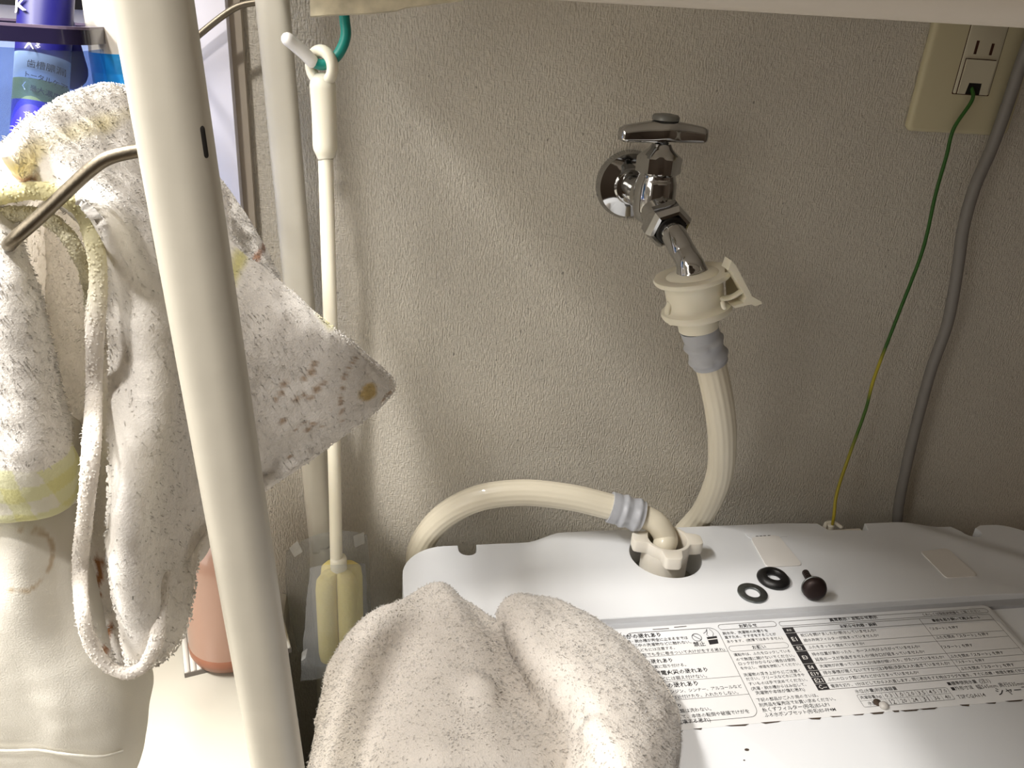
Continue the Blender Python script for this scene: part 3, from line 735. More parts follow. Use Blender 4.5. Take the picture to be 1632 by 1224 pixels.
# release lever on the right, small hook on the left; built in the plane facing the room
ex = Vector((1, -.12, .05)).normalized(); ez = Vector((0, 0, 1)); ey = ex.cross(ez).normalized()
def at2(p): return Vector(p)
lv = [(0.2104,-0.1240,1.1765), (0.2117,-0.1240,1.1824), (0.2151,-0.1240,1.1794), (0.2292,-0.1240,1.1604), (0.2357,-0.1240,1.1572), (0.2369,-0.1240,1.1556), (0.2326,-0.1240,1.1539), (0.2298,-0.1240,1.1551), (0.2242,-0.1240,1.1538), (0.2195,-0.1240,1.1525), (0.2180,-0.1240,1.1537), (0.2247,-0.1240,1.1559), (0.2256,-0.1240,1.1595), (0.2189,-0.1240,1.1683), (0.2125,-0.1240,1.1762)]
g = G(); k = len(lv)
g.add([Vector(p)+Vector((0, d, 0)) for d in (-.005, .005) for p in lv], [tuple(range(k)), tuple(reversed(range(k, 2*k)))]+[(i, k+i, k+(i+1) % k, (i+1) % k) for i in range(k)])
bm = bmesh.new(); v_ = [bm.verts.new(p) for p in g.v]
for q in g.f: bm.faces.new([v_[i] for i in q])
bmesh.ops.triangulate(bm, faces=[f for f in bm.faces if len(f.verts) > 4])
obj('release_lever', bm, M['cream'], hs, smooth=False)
obj('lever_spring', tube([(0.2130,-0.1220,1.1563), (0.2177,-0.1230,1.1575), (0.2206,-0.1240,1.1595), (0.2239,-0.1240,1.1620)], .0012, 24, 10, flat=3.4, rcap=True), M['cream'], hs)
obj('catch_hook', tube([(0.1852,-0.1080,1.1480), (0.1846,-0.1080,1.1433), (0.1862,-0.1080,1.1387), (0.1880,-0.1080,1.1353)], .0018, 20, 12, flat=1.8, rcap=True), M['cream'], hs)
obj('catch_hook', tube([(0.2094,-0.1320,1.1568), (0.2102,-0.1320,1.1548), (0.2110,-0.1320,1.1540)], .0015, 10, 10, rcap=True), M['cream'], hs)
def crimp(a, axis, L, name='crimp_ring', R=.0122):
    prof = []
    n = 22
    for i in range(n+1):
        h = L*i/n; prof.append((R, h))
    def rf(an, h):
        t = h/L; v = 1.0
        for c in (.42, .82):
            k = math.exp(-((t-c)/.07)**2); v += (.13*k*(.2+.8*abs(cos(an*3))**.5))
        for c in (.30, .62, .96): v -= .05*math.exp(-((t-c)/.05)**2)
        return v
    g = lathe(prof, 48, a, axis, rf=rf, cap=False)
    lathe([(R*.8, 0), (R, 0)], 48, a, axis, g=g, rf=rf, cap=False); lathe([(R, L), (R*.75, L)], 48, a, axis, g=g, rf=rf, cap=False)
    return obj(name, g, M['crimp'], hs, angle=60)
c0 = CO+CD*.0375
HD = (Vector((0.2250,-0.1080,1.0970))-c0).normalized()
crimp(c0, HD, .0285)
def ribs(a, t): return 1+.018*cos(a*16)
hp = [c0+HD*.004, c0+HD*.026, (0.2332,-0.1040,1.0762), (0.2499,-0.0880,1.0377), (0.2673,-0.0620,0.9894), (0.2749,-0.0340,0.9380), (0.2683,-0.0205,0.9064), (0.2554,-0.0195,0.8794), (0.2253,-0.0195,0.8321), (0.1689,-0.0195,0.8073), (0.1106,-0.0195,0.8119), (0.0536,-0.0200,0.8412), (0.0355,-0.0215,0.8837), (0.0379,-0.0260,0.9129), (0.0529,-0.0340,0.9422), (0.0782,-0.0420,0.9635), (0.1117,-0.0480,0.9718), (0.1482,-0.0540,0.9702)]
E0 = Vector((0.1815,-0.0600,0.9635)); E1 = Vector((0.2067,-0.0660,0.9576))
ED = (E1-E0).normalized()
hp += [E0-ED*.006, E0+ED*.008]
obj('hose_tube', tube(hp, .0102, 320, 64, sec=ribs), M['cream_hose'], hs)
crimp(E0, ED, (E1-E0).length, R=.0124)
NC = Vector((.2240, -.0815, .9300))
obj('elbow', tube([E1-ED*.006, E1+ED*.004, Vector((0.2187,-0.0710,0.9528)), Vector((0.2252,-0.0760,0.9429)), (NC.x-.001, NC.y+.001, .938), (NC.x-.001, NC.y, .915)], .0092, 50, 28), M['cream_hose'], hs)
# four lobed union nut
def lobes(a, r0=.0182, r1=.0275):
    k = ((a+radians(8)) % (pi/2))-pi/4; k = abs(k)          # 0 between lobes, pi/4 at a lobe
    w = max(0, min(1, (k-.30)/(pi/4-.30-.17))); w = w*w*(3-2*w)
    return r0+(r1-r0)*w
N = 160; g = G(); zt, zb = NC.z+.0175, NC.z+.0075; ri = .0152
for z_, f_ in ((zt, 0), (zb, 0)):
    for k in range(N): a = 2*pi*k/N; r_ = lobes(a); g.v.append((NC.x+r_*cos(a), NC.y+r_*sin(a), z_))
for z_ in (zt, zb):
    for k in range(N): a = 2*pi*k/N; g.v.append((NC.x+ri*cos(a), NC.y+ri*sin(a), z_))
for k in range(N):
    j = (k+1) % N
    g.f += [(k, j, N+j, N+k), (2*N+k, 3*N+k, 3*N+j, 2*N+j), (k, 2*N+k, 2*N+j, j), (N+k, N+j, 3*N+j, 3*N+k)]
obj('union_nut', g, M['nut'], hs, angle=35, bevel=.0008)
obj('nut_sleeve', lathe([(.0158, -.0275), (.0182, -.0275), (.0182, .008), (.0158, .008), (.0158, -.0275)], 56, NC, cap=False), M['nut'], hs, angle=40)
obj('valve_core', lathe([(.0150, -.004), (.0150, .0), (.011, .0), (.0, .0)], 40, NC), M['rubber'], hs)

# ------------------------------------------------------------------ outlet, earth wire, cable
ol = thing('wall_outlet', (.434, 0, 1.28), 'yellowed wall outlet plate with an earth terminal door, under the shelf', 'outlet')
PX0, PX1, PZ0 = .3915, .4765, 1.2505
OX = (PX0+PX1)/2
obj('cover_plate', prism(rrect(PX1-PX0, .125, .005, 5, OX, PZ0+.0625), 0, .0075, (0, 0, 0), (1, 0, 0), (0, 0, 1), (0, -1, 0)), M['outlet'], ol, bevel=.003, seg=3, angle=45)
mx0, mx1 = .4195, .4490; my = -.0085
def onplate(px, py): return None
zb = 1.2785
obj('module_frame', prism(rrect(mx1-mx0, .070, .0008, 2, (mx0+mx1)/2, zb+.035), .006, .0083, (0, 0, 0), (1, 0, 0), (0, 0, 1), (0, -1, 0)), M['outlet_mod'], ol, bevel=.0006)
obj('module_gap', prism(rrect(mx1-mx0+.0012, .0712, .0008, 2, (mx0+mx1)/2, zb+.035), .006, .00765, (0, 0, 0), (1, 0, 0), (0, 0, 1), (0, -1, 0)), M['slot'], ol, smooth=False)
dz = zb+.0235
obj('terminal_gap', box(mx0+.0022, mx1-.0022, -.0086, -.008, zb, dz+.0006), M['slot'], ol, smooth=False)
door = G(); cx = (mx0+mx1)/2
pl = [(mx0+.0028, zb), (cx-.0062, zb), (cx-.0052, zb+.0078), (cx+.0058, zb+.0078), (cx+.0062, zb), (mx1-.0028, zb), (mx1-.0028, dz), (mx0+.0028, dz)]
prism(pl, .008, .0098, (0, 0, 0), (1, 0, 0), (0, 0, 1), (0, -1, 0), door)
obj('terminal_door', door, M['outlet_mod'], ol, smooth=False)
obj('terminal_hole', box(cx-.0060, cx+.0062, -.0089, -.0084, zb+.0002, zb+.0080), M['dark'], ol, smooth=False)
for px_, hh in ((-.0063, .0090), (.0063, .0078)):
    obj('socket_slot', box(cx+px_-.0011, cx+px_+.0011, -.00845, -.008, dz+.0035, dz+.0035+hh), M['slot'], ol, smooth=False)
wp = [(cx-.001, -.0088, zb+.004), (cx-.0015, -.013, zb-.004)]+[(0.4245,-0.0130,1.2544), (0.4241,-0.0140,1.2342), (0.4226,-0.0160,1.2065), (0.4235,-0.0180,1.1631), (0.4166,-0.0200,1.1118), (0.4094,-0.0220,1.0573), (0.4080,-0.0240,1.0263), (0.3998,-0.0300,0.9843), (0.3906,-0.0400,0.9563), (0.3884,-0.0470,0.9374), (et[0]-.0005, et[1]+.002, .9258)]
o = obj('earth_wire', tube(wp, .00135, 160, 10, rcap=True), M['wire']); tag(o, 'thin green and yellow earth wire from the outlet down to the washing machine', 'wire')
kp = [(0.4725,-0.0160,1.3670), (0.4651,-0.0160,1.3351), (0.4614,-0.0160,1.3021), (0.4623,-0.0140,1.2763), (0.4602,-0.0140,1.2426), (0.4541,-0.0160,1.2124), (0.4534,-0.0180,1.1813), (0.4594,-0.0180,1.1485), (0.4653,-0.0180,1.1033), (0.4636,-0.0180,1.0610), (0.4653,-0.0180,1.0133), (0.4691,-0.0180,0.9626), (0.4741,-0.0180,0.9223), (0.4841,-0.0180,0.8797), (0.4974,-0.0180,0.8347)]
o = obj('power_cable', tube(kp, .0044, 160, 18), M['cable']); tag(o, 'thick grey power cable hanging on the wall right of the outlet', 'cable')

# ------------------------------------------------------------------ rack: poles, towel bar, shelf
rk = thing('laundry_rack', (-.03, -.18, 0), 'white enamelled laundry rack standing over the washing machine', 'rack')
def se(a, t): 
    c_, s_ = abs(cos(a)), abs(sin(a)); return (c_**2.9+s_**2.9)**(-1/2.9)
def pole(y, x13, x9, r=.0098):
    P = [(x9, y, 0), (x9, y, .45), (x9, y, .88), (x9+(x13-x9)*.08, y, .93), (x9+(x13-x9)*.5, y, 1.1), (x13, y, 1.3), (2*x13-(x9+(x13-x9)*.5), y, 1.5), (x13-.018, y, 1.75)]
    return obj('pole', tube(P, r, 90, 40, sec=se, hint=(.94, -.34, 0)), M['pole'], rk)
fp = pole(-.322, -.0557, -.0335)
pole(-.030, -.0572, -.0415)
pole(-.322, .680, .680); pole(-.030, .680, .680)
sl_ = Vector((-0.0445,-0.3220,1.2668))
spx = (-.0535+.0080, -.322-.0060)
obj('slot', tube([(spx[0]-.00018, spx[1], sl_.z+.0034), (spx[0], spx[1], sl_.z), (spx[0]+.00018, spx[1], sl_.z-.0034)], .0010, 8, 14, rcap=True), M['dark'], fp)
bar = [(-0.0607,-0.3220,1.2634), (-0.0666,-0.3220,1.2623), (-0.0722,-0.3220,1.2605), (-0.0764,-0.3220,1.2578), (-0.0812,-0.3220,1.2537), (-0.0929,-0.3220,1.2432), (-0.0994,-0.3220,1.2377), (-0.1034,-0.3180,1.2344)]
bar2 = [(-0.1034,-0.3180,1.2344), (-.1045, -.305, 1.2365), (-.1060, -.26, 1.2400), (-.1125, -.09, 1.263), (-.1150, -.045, 1.271), (-0.1131,-0.0320,1.2753), (-0.1071,-0.0300,1.2801), (-0.0900,-0.0300,1.2937), (-0.0799,-0.0300,1.3007), (-0.0734,-0.0300,1.3035), (-0.0655,-0.0300,1.3053)]
obj('towel_bar', tube(bar+bar2[1:], .0019, 200, 16), M['steel'], rk)
sa = .0165
SM = Matrix.Translation((.0779, 0, 1.3093)) @ Matrix.Rotation(-sa, 4, 'Y')
obj('shelf_board', box(-.135, .615, -.300, -.020, .0270, .0420, None, SM), M['shelf'], rk, bevel=.002, angle=40)
obj('shelf_lip', prism(rrect(.028, .044, .010, 6, -.308, .022), -.135, .615, SM @ Vector((0, 0, 0)), SM.to_3x3() @ Vector((0, 1, 0)), SM.to_3x3() @ Vector((0, 0, 1)), SM.to_3x3() @ Vector((1, 0, 0))), M['shelf'], rk, angle=50)
sb0 = Vector((-0.0309,-0.0950,1.2991)); sb1 = Vector((0.0472,-0.0950,1.3121)); d_ = (sb1-sb0)
g = G(); n = 16
for i in range(n+1):
    t = i/n; p = sb0+d_*t+Vector((0, 0, -.0016*sin(t*pi)**2*(1 if t < .6 else .4)))
    for (yy, zz_) in ((-.011, .0006), (-.009, 0), (.009, 0), (.011, .0006), (.011, .0160), (-.011, .0160)): g.v.append((p.x, p.y+yy, p.z+zz_))
for i in range(n):
    for k in range(6): g.f.append((i*6+k, i*6+(k+1) % 6, (i+1)*6+(k+1) % 6, (i+1)*6+k))
g.f.append(tuple(range(6))); g.f.append(tuple(n*6+k for k in reversed(range(6))))
o = obj('board_strip', g, M['slat'], rk, angle=40); o['label'] = 'worn beige strip under the shelf'

o = obj('shade_box', box(.045, .560, -.525, -.06, .0450, .20, None, SM), M['shelf'], bevel=.004, angle=40)  # added out of view to shade the right of the machine and wall
tag(o, 'white box added out of view on the rack shelf to shade the washing machine', 'box')
# ------------------------------------------------------------------ S hook and bottle brush
sh = thing('s_hook', (-0.0154,-0.0660,1.3002), 'teal vinyl coated S hook with a white tip under the shelf', 'hook')
hk = [(-.0205, -.112, 1.3200), (-.0190, -.108, 1.3285), (-.0180, -.095, 1.3300), (-.0170, -.078, 1.3270), (-.0163, -.069, 1.3160), (-0.0150,-0.0660,1.2996), (-0.0145,-0.0660,1.2915), (-0.0168,-0.0660,1.2845), (-0.0211,-0.0660,1.2787), (-0.0275,-0.0670,1.2750), (-0.0326,-0.0680,1.2761), (-0.0355,-0.0690,1.2786)]
obj('hook_wire', tube(hk, .0030, 90, 16), M['teal'], sh)
tipp = [(-0.0336,-0.0684,1.2767), (-0.0377,-0.0700,1.2808), (-0.0422,-0.0720,1.2845), (-0.0456,-0.0740,1.2872)]
obj('hook_tip', tube(tipp, .0037, 20, 18, rcap=True), M['white_tip'], sh)

br = thing('bottle_brush', (-0.0253,-0.0660,0.9302), 'long white bottle brush with yellow sponge in clear wrap, on the teal hook', 'brush')
hsx = []
ctr = [(-0.0279,-0.0660,1.2733), (-0.0281,-0.0660,1.2676), (-0.0280,-0.0660,1.2608), (-0.0278,-0.0660,1.2452), (-0.0279,-0.0660,1.2303), (-0.0278,-0.0660,1.2238), (-0.0278,-0.0660,1.2172), (-0.0281,-0.0660,1.1663), (-0.0282,-0.0660,1.0983), (-0.0286,-0.0660,1.0119), (-0.0295,-0.0660,0.9305), (-0.0296,-0.0660,0.9100)]
ctr = cr_curve(ctr, 140)
def rw(t):
    z_ = t*11
    def sm(a, b_, x): x = min(1, max(0, (x-a)/(b_-a))); return x*x*(3-2*x)
    w = .0078-.0005*sm(1.2, 3, z_)
    w = w*(1-sm(3.9, 5.6, z_))+.0046*sm(3.9, 5.6, z_)
    return w
# handle: flattened grip with a ring eye, then a round rod
g = tube(ctr[22:], lambda t: rw((22+t*117)/139), 118, 24, smooth=False, flat=.82, hint=(1, -.25, 0), rcap=True)
rc_ = Vector((-0.0283,-0.0660,1.2739)); nrm = Vector((-.50, -.86, 0)).normalized(); tx_ = Vector((.86, -.50, 0)).normalized()
tor = G(); nm, nn = 40, 16; R0, r0 = .0072, .0030
for i in range(nm):
    a = 2*pi*i/nm
    for k in range(nn):
        b_ = 2*pi*k/nn
        q = rc_+(tx_*cos(a)+Vector((0, 0, 1))*sin(a)*1.15)*(R0+r0*cos(b_))+nrm*(r0*1.35*sin(b_)); tor.v.append(tuple(q))
for i in range(nm):
    for k in range(nn): tor.f.append((i*nn+k, i*nn+(k+1) % nn, ((i+1) % nm)*nn+(k+1) % nn, ((i+1) % nm)*nn+k))
g.add(tor.v, tor.f)
obj('handle', g, M['cream'], br)
sq = Vector((-0.0279,-0.0660,0.9217)); sq2 = Vector((-0.0276,-0.0660,0.8351)); sax = sq2-sq; SLn = sax.length
def lob(a, h): return .40+.60*abs(cos(2*(a+.62)))**.7
prof = [(.004, 0), (.014, .001), (.0185, .006), (.0195, .014), (.0195, SLn-.012), (.0185, SLn-.005), (.014, SLn), (0, SLn)]
obj('sponge_head', lathe(prof, 112, sq, sax, rf=lob), M['sponge'], br)
obj('rod_socket', lathe([(.0056, -.010), (.0062, -.008), (.0062, .004), (.0056, .006)], 24, sq, sax), M['cream'], br)
def film(name, rows, m, parent, nu=24, nv=24, wob=.0015, wsc=70):
    A = net(rows, nu, nv); N_ = normals(A); A = A+N_*((fnoise(A, wsc, 1.7)*wob)[:, :, None])
    idx = np.arange(nu*nv).reshape(nu, nv); q = np.stack([idx[:-1, :-1], idx[1:, :-1], idx[1:, 1:], idx[:-1, 1:]], -1).reshape(-1, 4)
    return link(name, raw_mesh(name, A.reshape(-1, 3), q), m, parent)
wf = film('wrap_front', [[(-0.0478,-0.0780,0.9321), (-0.0353,-0.0880,0.9418), (-0.0193,-0.0910,0.9432), (-0.0080,-0.0800,0.9352)], [(-0.0511,-0.0800,0.9022), (-0.0385,-0.0900,0.9108), (-0.0199,-0.0920,0.9124), (-0.0070,-0.0800,0.9021)], [(-0.0550,-0.0800,0.8664), (-0.0410,-0.0900,0.8774), (-0.0207,-0.0910,0.8784), (-0.0060,-0.0800,0.8686)], [(-0.0596,-0.0760,0.8209), (-0.0442,-0.0800,0.8273), (-0.0218,-0.0800,0.8369), (-0.0053,-0.0740,0.8375)]], M['film'], br)
film('wrap_back', [[(-0.0678,-0.0480,0.9262), (-0.0469,-0.0465,0.9385), (-0.0257,-0.0465,0.9415), (-0.0068,-0.0480,0.9382)], [(-0.0699,-0.0480,0.8953), (-0.0484,-0.0465,0.8988), (-0.0268,-0.0465,0.8975), (-0.0048,-0.0480,0.8973)], [(-0.0675,-0.0480,0.8577), (-0.0504,-0.0465,0.8485), (-0.0265,-0.0465,0.8467), (-0.0043,-0.0480,0.8462)], [(-0.0640,-0.0480,0.8280), (-0.0494,-0.0465,0.8070), (-0.0264,-0.0465,0.8063), (-0.0046,-0.0480,0.8126)]], M['film'], br)
film('wrap_seal', [[(-0.0651,-0.0500,0.9304), (-0.0588,-0.0500,0.9364)], [(-0.0613,-0.0510,0.9222), (-0.0555,-0.0510,0.9265)]], M['film_seal'], wf, 6, 6)
film('wrap_seal', [[(-0.0172,-0.0500,0.9384), (-0.0091,-0.0500,0.9420)], [(-0.0159,-0.0510,0.9291), (-0.0087,-0.0510,0.9322)]], M['film_seal'], wf, 6, 6)
film('wrap_seal', [[(-0.0563,-0.0850,0.8587), (-0.0520,-0.0850,0.8621)], [(-0.0571,-0.0850,0.8507), (-0.0538,-0.0850,0.8529)]], M['film_seal'], wf, 6, 6)

# ------------------------------------------------------------------ vanity on the left
vn = thing('vanity', (-.45, -.25, 0), 'white vanity unit with a bright counter left of the laundry rack', 'vanity')
CZ = .850
obj('counter_top', box(-1.15, -.0745, -.46, -.0015, CZ-.03, CZ), M['counter'], vn, bevel=.004, angle=40)
obj('cabinet', box(-1.14, -.080, -.43, -.002, .05, CZ-.03), M['counter'], vn, smooth=False)
obj('plinth', box(-1.12, -.10, -.38, -.004, 0, .05), M['counter'], vn, smooth=False)
pe = Vector((-0.0855,-0.0220,1.2950))
obj('backboard', box(-1.15, pe.x-.0003, -.022, -.0015, 1.02, 1.90), M['vanity'], vn, smooth=False)
obj('board_edge', box(pe.x-.0003, pe.x+.0066, -.0100, -.0015, 1.02, 1.90), M['vanity_side'], vn, smooth=False)
mk = (-0.1865,-0.0300,1.2945)
obj('mirror_frame', box(-1.10, -.125, -.030, -.022, mk[2], mk[2]+.020), M['black'], vn, smooth=False)
obj('mirror', box(-1.10, -.125, -.028, -.022, mk[2]+.020, 1.85), M['chrome'], vn, smooth=False)
obj('ledge', box(-.36, -.105, -.165, -.022, 1.135, 1.1498), M['vanity'], vn, bevel=.002)
# lamp over the mirror (out of frame) that lights the towel
M['lampglow'] = bpy.data.materials.new('lamp_glow'); M['lampglow'].use_nodes = True
bb = M['lampglow'].node_tree.nodes['Principled BSDF']; bb.inputs['Emission Color'].default_value = (1, .95, .86, 1); bb.inputs['Emission Strength'].default_value = 3

# ribbed mat and pink bottle
A_ = Vector((-0.1399,-0.0929,0.8555)); B_ = Vector((-0.0654,-0.0733,0.8555)); u_ = (B_-A_).normalized(); v_ = Vector((-u_.y, u_.x, 0)); mw = (B_-A_).length
md = min(.060, (-.012-max(A_.y, B_.y))/v_.y)
mt = thing('ribbed_mat', (A_.x+.03, A_.y+.02, CZ), 'small grey ribbed mat on the vanity counter under the pink bottle', 'mat')
zm = Vector((0, 0, 1))
MM = Matrix((u_, v_, zm)).transposed().to_4x4(); MM.translation = (A_.x, A_.y, CZ)
obj('mat_base', box(0, mw, -.0012, md, 0, .0040, None, MM), M['mat_base'], mt, smooth=False)
nr = 18; rib0 = None
for i in range(nr):
    xx = mw*(i+.5)/nr; p = MM @ Vector((xx, -.0006, .0040)); p2 = MM @ Vector((xx, md, .0040))
    if rib0 is None:
        rib0 = obj('rib', tube([p, p2], mw/nr*.48, 2, 10, smooth=False), M['mat_rib'], mt); base_p = p
    else:
        c = rib0.copy(); c.parent = mt; c.location = rib0.location+(p-base_p); COL.objects.link(c)
pb = Vector((-0.1100,-0.0712,0.8580)); 
pk = thing('pink_bottle', (pb.x, pb.y, CZ+.0055), 'translucent pink soap bottle on the grey ribbed mat', 'bottle')
zb_ = CZ+.0058
obj('bottle_body', lathe([(.020, 0), (.0265, .0015), (.0288, .006), (.0292, .012), (.0285, .05), (.0265, .085), (.0225, .100), (.0150, .106), (.0120, .108), (.0120, .113)], 48, (pb.x, pb.y, zb_)), M['pink'], pk, angle=60)
obj('bottle_base', lathe([(.018, .0003), (.0270, .0003), (.0296, .0065), (.0298, .0105), (.0292, .0125)], 48, (pb.x, pb.y, zb_), cap=False), M['pink_base'], pk)
obj('bottle_cap', lathe([(.0150, .110), (.0165, .112), (.0165, .126), (.0120, .133), (0, .135)], 40, (pb.x, pb.y, zb_)), M['pink'], pk, angle=50)

# blue cup with toothpaste, blue bottle
LZ = 1.150
cupo = thing('toothbrush_cup', (-0.1774,-0.1000,1.2387)[:2]+(LZ,), 'translucent blue plastic cup with a navy rim on the vanity ledge', 'cup')
c1_ = Vector((-0.1328,-0.1350,1.2875)); c2_ = Vector((-0.1309,-0.1050,1.3009)); RZ = c1_.z
x1_, y0_, y1_ = c1_.x, -.135, -.052; x0_ = x1_-.095
def rimloop(x0, x1, y0, y1, r, z): return [(p[0], p[1], z) for p in rrect(x1-x0, y1-y0, r, 6, (x0+x1)/2, (y0+y1)/2)]
g = G(); rings = []
for (ins, z_, rr_) in ((.0095, LZ+.002, .010), (.007, LZ+.001, .012), (.004, LZ+.03, .012), (.0016, RZ-.010, .012), (.0032, RZ-.010, .0105), (.0058, LZ+.03, .0105), (.009, LZ+.0035, .010)):
    rings.append(rimloop(x0_+ins, x1_-ins, y0_+ins, y1_-ins, rr_, z_))
k = len(rings[0]); g = G()
for r_ in rings: g.v += r_
for i in range(len(rings)-1):
    for j in range(k): g.f.append((i*k+j, i*k+(j+1) % k, (i+1)*k+(j+1) % k, (i+1)*k+j))
g.f.append(tuple(range(k))); g.f.append(tuple((len(rings)-1)*k+j for j in reversed(range(k))))
obj('cup_body', g, M['blue_clear'], cupo, angle=50)
def ringband(x0, x1, y0, y1, w, z0, z1, r=.013):
    a = rrect(x1-x0, y1-y0, r, 6, (x0+x1)/2, (y0+y1)/2); b_ = rrect(x1-x0-2*w, y1-y0-2*w, r-w*.6, 6, (x0+x1)/2, (y0+y1)/2); k = len(a); g = G()
    g.v = [(p[0], p[1], z0) for p in a]+[(p[0], p[1], z1) for p in a]+[(p[0], p[1], z1) for p in b_]+[(p[0], p[1], z0) for p in b_]
    for L_ in range(4):
        for j in range(k): g.f.append((L_*k+j, L_*k+(j+1) % k, ((L_+1) % 4)*k+(j+1) % k, ((L_+1) % 4)*k+j))
    return g
obj('cup_rim', ringband(x0_, x1_, y0_, y1_, .0045, RZ-.0072, RZ-.0006), M['navy'], cupo, angle=50)
obj('rim_top', ringband(x0_, x1_, y0_, y1_, .0047, RZ-.0006, RZ+.0006), M['rimtop'], cupo, smooth=False)

# toothpaste tube leaning in the cup: flat tube with printed bands
tt = thing('toothpaste_tube', (-0.1621,-0.1180,1.2562), 'navy toothpaste tube with white and olive bands standing in the blue cup', 'toothpaste')
Ta = Vector((-0.1708,-0.1220,1.2561)); Tb = Vector((-0.1479,-0.1180,1.2523)); tu = (Tb-Ta).normalized(); 
tl = Vector((-0.1576,-0.0950,1.3056))-Vector((-0.1678,-0.1220,1.2311)); tl = (tl-tu*tl.dot(tu)).normalized(); tn = tu.cross(tl).normalized()
if tn.y > 0: tn = -tn
TW = (Tb-Ta).length*1.02; TC = Vector((-0.1596,-0.1190,1.2593))
def tpt(a, b_, h=0): return TC+tu*(a*TW/2)+tl*b_+tn*h
def tband(name, b0, b1, m, off=0, ra=1.0):
    g = G(); nb, na = 10, 16
    for i in range(nb+1):
        b_ = b0+(b1-b0)*i/nb; th = .0065+.012*min(1, max(0, (.05-b_)/.10))*.6
        for k in range(2*na):
            a = 2*pi*k/(2*na); g.v.append(tuple(tpt(cos(a)*ra, b_, 0)+tn*((th+off)*sin(a))))
    n2 = 2*na
    for i in range(nb):
        for k in range(n2): g.f.append((i*n2+k, i*n2+(k+1) % n2, (i+1)*n2+(k+1) % n2, (i+1)*n2+k))
    g.f.append(tuple(reversed(range(n2)))); g.f.append(tuple(nb*n2+k for k in range(n2)))
    return obj(name, g, m, tt, angle=60)
def bpos(py): # height on the tube of a photo row near its middle
    return None
pB = [(Vector(p)-TC).dot(tl) for p in ((-0.1571,-0.1190,1.2742), (-0.1593,-0.1190,1.2611), (-0.1616,-0.1190,1.2505), (-0.1655,-0.1190,1.2308), (-0.1506,-0.1190,1.3066))]
tband('tube_band', pB[1], pB[0], M['tube_white'])
tband('tube_band', pB[2], pB[1], M['tube_green'])
tband('tube_band', pB[3], pB[2], M['tube_blue'])
tband('tube_top', pB[0], pB[4], M['tube_navy'])
def ttext(body, p, q, m, bold=.01, name='tube_lettering'):
    cu_ = bpy.data.curves.new('t', 'FONT'); cu_.body = body; cu_.size = 1; cu_.resolution_u = 1; cu_.offset = bold
    o = bpy.data.objects.new('t', cu_); COL.objects.link(o); bpy.context.view_layer.update()
    me = bpy.data.meshes.new_from_object(o.evaluated_get(bpy.context.evaluated_depsgraph_get())); bpy.data.objects.remove(o); bpy.data.curves.remove(cu_)
    P = np.array([v.co[:] for v in me.vertices]); x0, x1 = P[:, 0].min(), P[:, 0].max(); p, q = Vector(p), Vector(q)
    a0 = (p-TC).dot(tu); a1 = (q-TC).dot(tu); b0 = (p-TC).dot(tl); b1 = (q-TC).dot(tl); sc = (a1-a0)/(x1-x0); V = []
    for c in P:
        t = (c[0]-x0)/(x1-x0); a = a0+(a1-a0)*t; b_ = b0+(b1-b0)*t+(c[1]-.36)*sc
        th = .0065+.0072*min(1, max(0, (.05-b_)/.10)); V.append(TC+tu*a+tl*b_+tn*(th*sqrt(max(.02, 1-(a/(TW/2))**2))+.0016))
    me2 = bpy.data.meshes.new(name); me2.from_pydata([tuple(v) for v in V], [], [tuple(f.vertices) for f in me.polygons]); me2.update()
    return link(name, me2, m, tt, smooth=False)
ttext('歯槽膿漏', (-0.1617,-0.1250,1.2703), (-0.1458,-0.1250,1.2682), M['ink'], .004)
ttext('トータルケア', (-0.1629,-0.1250,1.2649), (-0.1460,-0.1250,1.2611), M['ink'])
ttext('最大濃度', (-0.1616,-0.1250,1.2582), (-0.1492,-0.1250,1.2551), M['ink'])
ttext('〈', (-0.1650,-0.1250,1.2592), (-0.1634,-0.1250,1.2590), M['paper_white'])
ttext('〉', (-0.1478,-0.1250,1.2552), (-0.1464,-0.1250,1.2550), M['ink'])
ttext('LION', (-0.1677,-0.1250,1.2423), (-0.1606,-0.1250,1.2405), M['paper_white'])
ttext('ハミガキ', (-0.1613,-0.1250,1.2464), (-0.1553,-0.1250,1.2452), M['paper_white'], 0)
ttext('K', (-0.1684,-0.1080,1.2938), (-0.1626,-0.1080,1.2942), M['paper_white'], .02)
ttext('人', (-0.1632,-0.1190,1.2775), (-0.1591,-0.1190,1.2772), M['paper_white'], .02)
ttext('る', (-0.1585,-0.1190,1.2775), (-0.1563,-0.1190,1.2771), M['paper_white'], .01)
g = G(); c_ = [(-0.1660,-0.1272,1.2476), (-0.1619,-0.1272,1.2470), (-0.1617,-0.1272,1.2495), (-0.1653,-0.1272,1.2499)]
# second tube behind
t2 = obj('toothpaste_tube', tube([(-0.1520,-0.1000,1.2667), (-0.1538,-0.0980,1.2818), (-0.1564,-0.0950,1.2974), (-0.1576,-0.0920,1.3099)], lambda t: .0092-.003*t, 30, 24, flat=.35, hint=(1, 0, 0), rcap=True), M['tube_navy'])
tag(t2, 'plain dark navy tube standing behind the banded tube in the blue cup', 'toothpaste')

